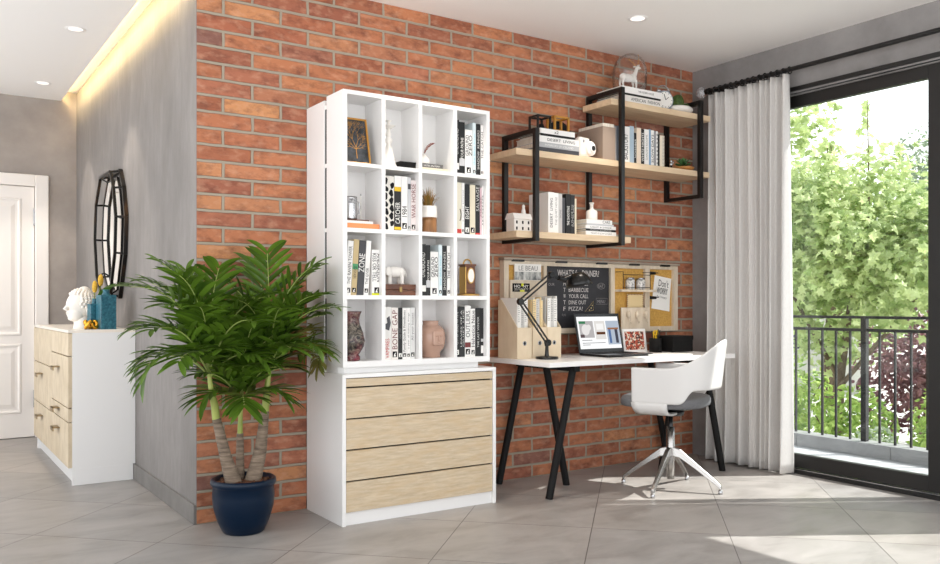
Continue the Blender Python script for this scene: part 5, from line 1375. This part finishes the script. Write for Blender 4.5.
# ------------------------------------------------------------------ balcony
struct('balcony_floor', MB().box(.2, -5.5, -.16, 1.16, 3.5, -.012), M['terrace'])
cbm = MB(); y = -5.5
while y < 3.5: cbm.box(1.0, y+.001, -.012, 1.16, y+.76, .088); y += .762
struct('balcony_curb', cbm, M['curb'], .002)
rg = thing('balcony_railing', 'black metal railing with slim bars along the balcony edge', 'railing', (1.08, 0, .088))
MB().box(-.02, -5.4, .905, .02, 3.4, .925).build('top_rail', BM, rg); MB().box(-.012, -5.4, .81, .012, 3.4, .832).build('mid_rail', BM, rg)
for k in range(-29, 48):
    y = -.110-.1157*k
    if (k-5) % 9 == 0: MB().box(-.02, y-.02, 0, .02, y+.02, .905).build('post', BM, rg)
    else: MB().box(-.007, y-.007, 0, .007, y+.007, .81).build('bar', BM, rg)

# ------------------------------------------------------------------ garden beyond
struct('ground', MB().box(1.16, -40, -1.0, 70, 70, -.9), M['bounce_ground'])
LEAF5 = [(0, -.5), (.18, -.32), (.48, -.38), (.34, -.06), (.56, .16), (.24, .18), (0, .58), (-.24, .18), (-.56, .16), (-.34, -.06), (-.48, -.38), (-.18, -.32)]
LEAF1 = [(0, -.5), (.26, -.1), (.2, .2), (0, .55), (-.2, .2), (-.26, -.1)]
def leaf(m, c, s, nrm, spin, shape):
    n_ = nrm.normalized(); u = n_.orthogonal().normalized(); v = n_.cross(u); cs1, sn1 = math.cos(spin), math.sin(spin)
    a, b = u*cs1+v*sn1, v*cs1-u*sn1
    k = len(shape)
    vs = [c+n_*s*.08]+[c+a*(x*s)+b*(y_*s)-n_*(s*.28*abs(x)) for x, y_ in shape]
    m.add(vs, [(0, 1+i, 1+(i+1) % k) for i in range(k)])
def crown(m, c, r, count, s, rnd, shape=LEAF1, shellp=.5, fn=None, clusters=0):
    c = Vector(c); made = 0; guard = 0
    cl = [Vector((rnd.gauss(0, 1), rnd.gauss(0, 1), rnd.gauss(0, 1))).normalized()*rnd.uniform(.45, 1) for _ in range(clusters)]
    while made < count and guard < count*20:
        guard += 1
        if cl:
            d = rnd.choice(cl)+Vector((rnd.gauss(0, .16), rnd.gauss(0, .16), rnd.gauss(0, .16)))
        else:
            d = Vector((rnd.gauss(0, 1), rnd.gauss(0, 1), rnd.gauss(0, 1))).normalized()*rnd.random()**shellp
        p = c+Vector((d.x*r[0], d.y*r[1], d.z*r[2]))
        if fn and not fn(p): continue
        nr = Vector((d.x*.5-.35, d.y*.5-.2, .55+d.z*.4))+Vector((rnd.uniform(-1, 1), rnd.uniform(-1, 1), rnd.uniform(-1, 1)))*.75
        leaf(m, p, s*rnd.uniform(.65, 1.25), nr, rnd.uniform(0, 2*PI), shape); made += 1
def tree(label, x, y, z0, trunk_pts, parts, mat, group=None, name='tree'):
    r = thing(name, label, 'tree', (x, y, z0), 0, group)
    tm_ = MB()
    for pts, rr in trunk_pts: tm_.tube(pts, rr, 10)
    tm_.build('trunk', M['bark'], r)
    m = MB()
    for f in parts: f(m)
    m.build('foliage', mat, r)
    return r
rnd = random.Random(8)
GZ = -.9
def front_tree(m):
    crown(m, (0, .55, 2.75), (1.1, 1.25, 1.2), 4200, .105, rnd, LEAF5, .55, None, 60)
    crown(m, (0, -.6, 2.45), (1.0, 1.2, .75), 3200, .105, rnd, LEAF5, .55, None, 50)
    crown(m, (0.1, 1.4, 3.7), (.8, 1.0, 1.1), 2000, .105, rnd, LEAF5, .6, None, 36)
    crown(m, (.1, -2.6, 2.5), (1.0, 1.3, .8), 1800, .105, rnd, LEAF5, .55, None, 40)
    for (bx_, by_, h) in ((-.1, -.15, 4.35), (.1, .5, 4.1), (-.2, .25, 3.9)):
        for i in range(26):
            t = i/25; p = Vector((bx_+rnd.gauss(0, .09)*(1.2-t), by_+rnd.gauss(0, .14)*(1.2-t), 2.7+(h-2.7)*t))
            leaf(m, p, .125*rnd.uniform(.7, 1.3), Vector((rnd.uniform(-1, .2), rnd.uniform(-1, .6), rnd.uniform(-.1, 1))), rnd.uniform(0, 6), LEAF5)
tree('bright green broad-leaved tree reaching close behind the balcony railing', 4.6, 1.5, GZ, [([(0, .3, 0), (.05, .3, 1.0), (0, .1, 2.2), (0, 0, 3.0)], [.07, .05, .03, .012]), ([(.03, .3, 1.1), (-.1, .9, 2.2), (0, 1.2, 3.6)], [.03, .02, .008]), ([(.03, .28, 1.0), (0, -.7, 2.1), (0, -1.8, 2.6)], [.03, .02, .008])] +
     [([(bx_, by_, 2.4), (bx_+.03, by_, (2.4+h)/2), (bx_, by_, h)], [.016, .011, .004]) for bx_, by_, h in ((-.1, -.15, 4.35), (.1, .5, 4.1), (-.2, .25, 3.9))], [front_tree], M['plane_leaf'])
tree('darker green tree filling the garden behind the bright one', 9.9, 5.3, GZ, [([(0, 0, 0), (.1, 0, 2.4), (0, 0, 4)], [.2, .15, .06])],
     [lambda m: crown(m, (0, 0, 2.9), (1.9, 2.6, 2.1), 4200, .17, rnd, LEAF1, .42)], M['tree_leaf'])
tree('green tree at the left far edge of the garden view', 7.6, 10.4, GZ, [([(0, 0, 0), (.1, 0, 2.4), (0, 0, 4)], [.2, .15, .06])],
     [lambda m: crown(m, (0, 0, 3.2), (2.2, 2.4, 2.6), 3000, .18, rnd, LEAF1, .42)], M['tree_leaf'])
tree('small grey green tree rising at the right edge against the white sky', 13.8, 5.47, GZ, [([(0, 0, 0), (.05, 0, 2.4), (0, 0, 4.6)], [.14, .1, .03])],
     [lambda m: crown(m, (0, 0, 4.35), (1.2, 1.1, 1.6), 3000, .13, rnd, LEAF1, .6)], M['grey_leaf'])
tree('dark plum leaved tree low at the right of the garden', 7.0, 1.95, GZ, [([(0, 0, 0), (.05, 0, .9), (0, 0, 1.5)], [.1, .08, .03])],
     [lambda m: crown(m, (0, 0, 1.05), (1.0, 1.0, 1.0), 2600, .12, rnd, LEAF1, .5)], M['plum_leaf'])
tree('green tree to the right of the plum leaved one', 7.4, -1.6, GZ, [([(0, 0, 0), (.1, 0, 1.8), (0, 0, 3)], [.16, .12, .05])],
     [lambda m: crown(m, (0, 0, 2.0), (1.5, 1.9, 1.7), 2200, .17, rnd, LEAF1, .42)], M['tree_leaf'])
def bush(label, x, y, r, mat, s, count, group='garden bushes'):
    b = thing('bush', label, 'bush', (x, y, GZ), 0, group)
    m = MB(); crown(m, (0, 0, r[2]*.8), r, count, s, rnd, LEAF1, .4, lambda p: p.z > 0); m.build('foliage', M[mat], b)
    st = MB()
    for k in range(5): st.tube([(0, 0, 0), (.2*math.cos(k*1.3), .2*math.sin(k*1.3), r[2]*.8), (.4*math.cos(k*1.3), .4*math.sin(k*1.3), r[2]*1.3)], [.016, .012, .006], 6)
    st.build('stems', M['bark'], b)
bush('green bush at the left behind the railing', 3.3, 1.86, (.52, .5, .70), 'hedge_leaf', .085, 1800)
bush('fresh green bush in the middle behind the railing', 3.3, .78, (.5, .45, .66), 'hedge_leaf', .085, 1700)
bush('silvery bush low behind the railing right of the middle', 2.55, .12, (.32, .32, .5), 'silver_leaf', .06, 1300)
bush('green bush at the right behind the railing', 3.6, -.25, (.5, .48, .72), 'hedge_leaf', .085, 1500)
bush('green bush below the plum leaved tree', 5.2, .6, (.6, .6, .66), 'hedge_leaf', .09, 1400)
bush('green bush behind the left one, beside the tree trunk', 5.0, 2.75, (.6, .6, .75), 'hedge_leaf', .09, 1400)
hs_ = thing('house', 'pale grey stucco house glimpsed between the leaves far behind', 'house', (15.5, 10.5, GZ), R(20))
MB().box(-4, -3, 0, 4, 3, 3.0).build('wall', M['house_wall'], hs_)
MB().prism([(-3.3, 3.0), (3.3, 3.0), (0, 4.2)], 0, -4.3, 4.3).build('roof', M['roof'], hs_)
for y in (-1.8, .2):
    wf = MB().box(-4.05, y, .9, -4.0, y+1.0, 2.2).build('window', M['lamp_white'], hs_); MB().box(-4.07, y+.08, .98, -4.03, y+.92, 2.12).build('pane', M['dark_glass'], wf)
for x in (-2.5, .5):
    wf = MB().box(x, -3.05, .9, x+1.2, -3.0, 2.2).build('window', M['lamp_white'], hs_); MB().box(x+.08, -3.07, .98, x+1.12, -3.03, 2.12).build('pane', M['dark_glass'], wf)
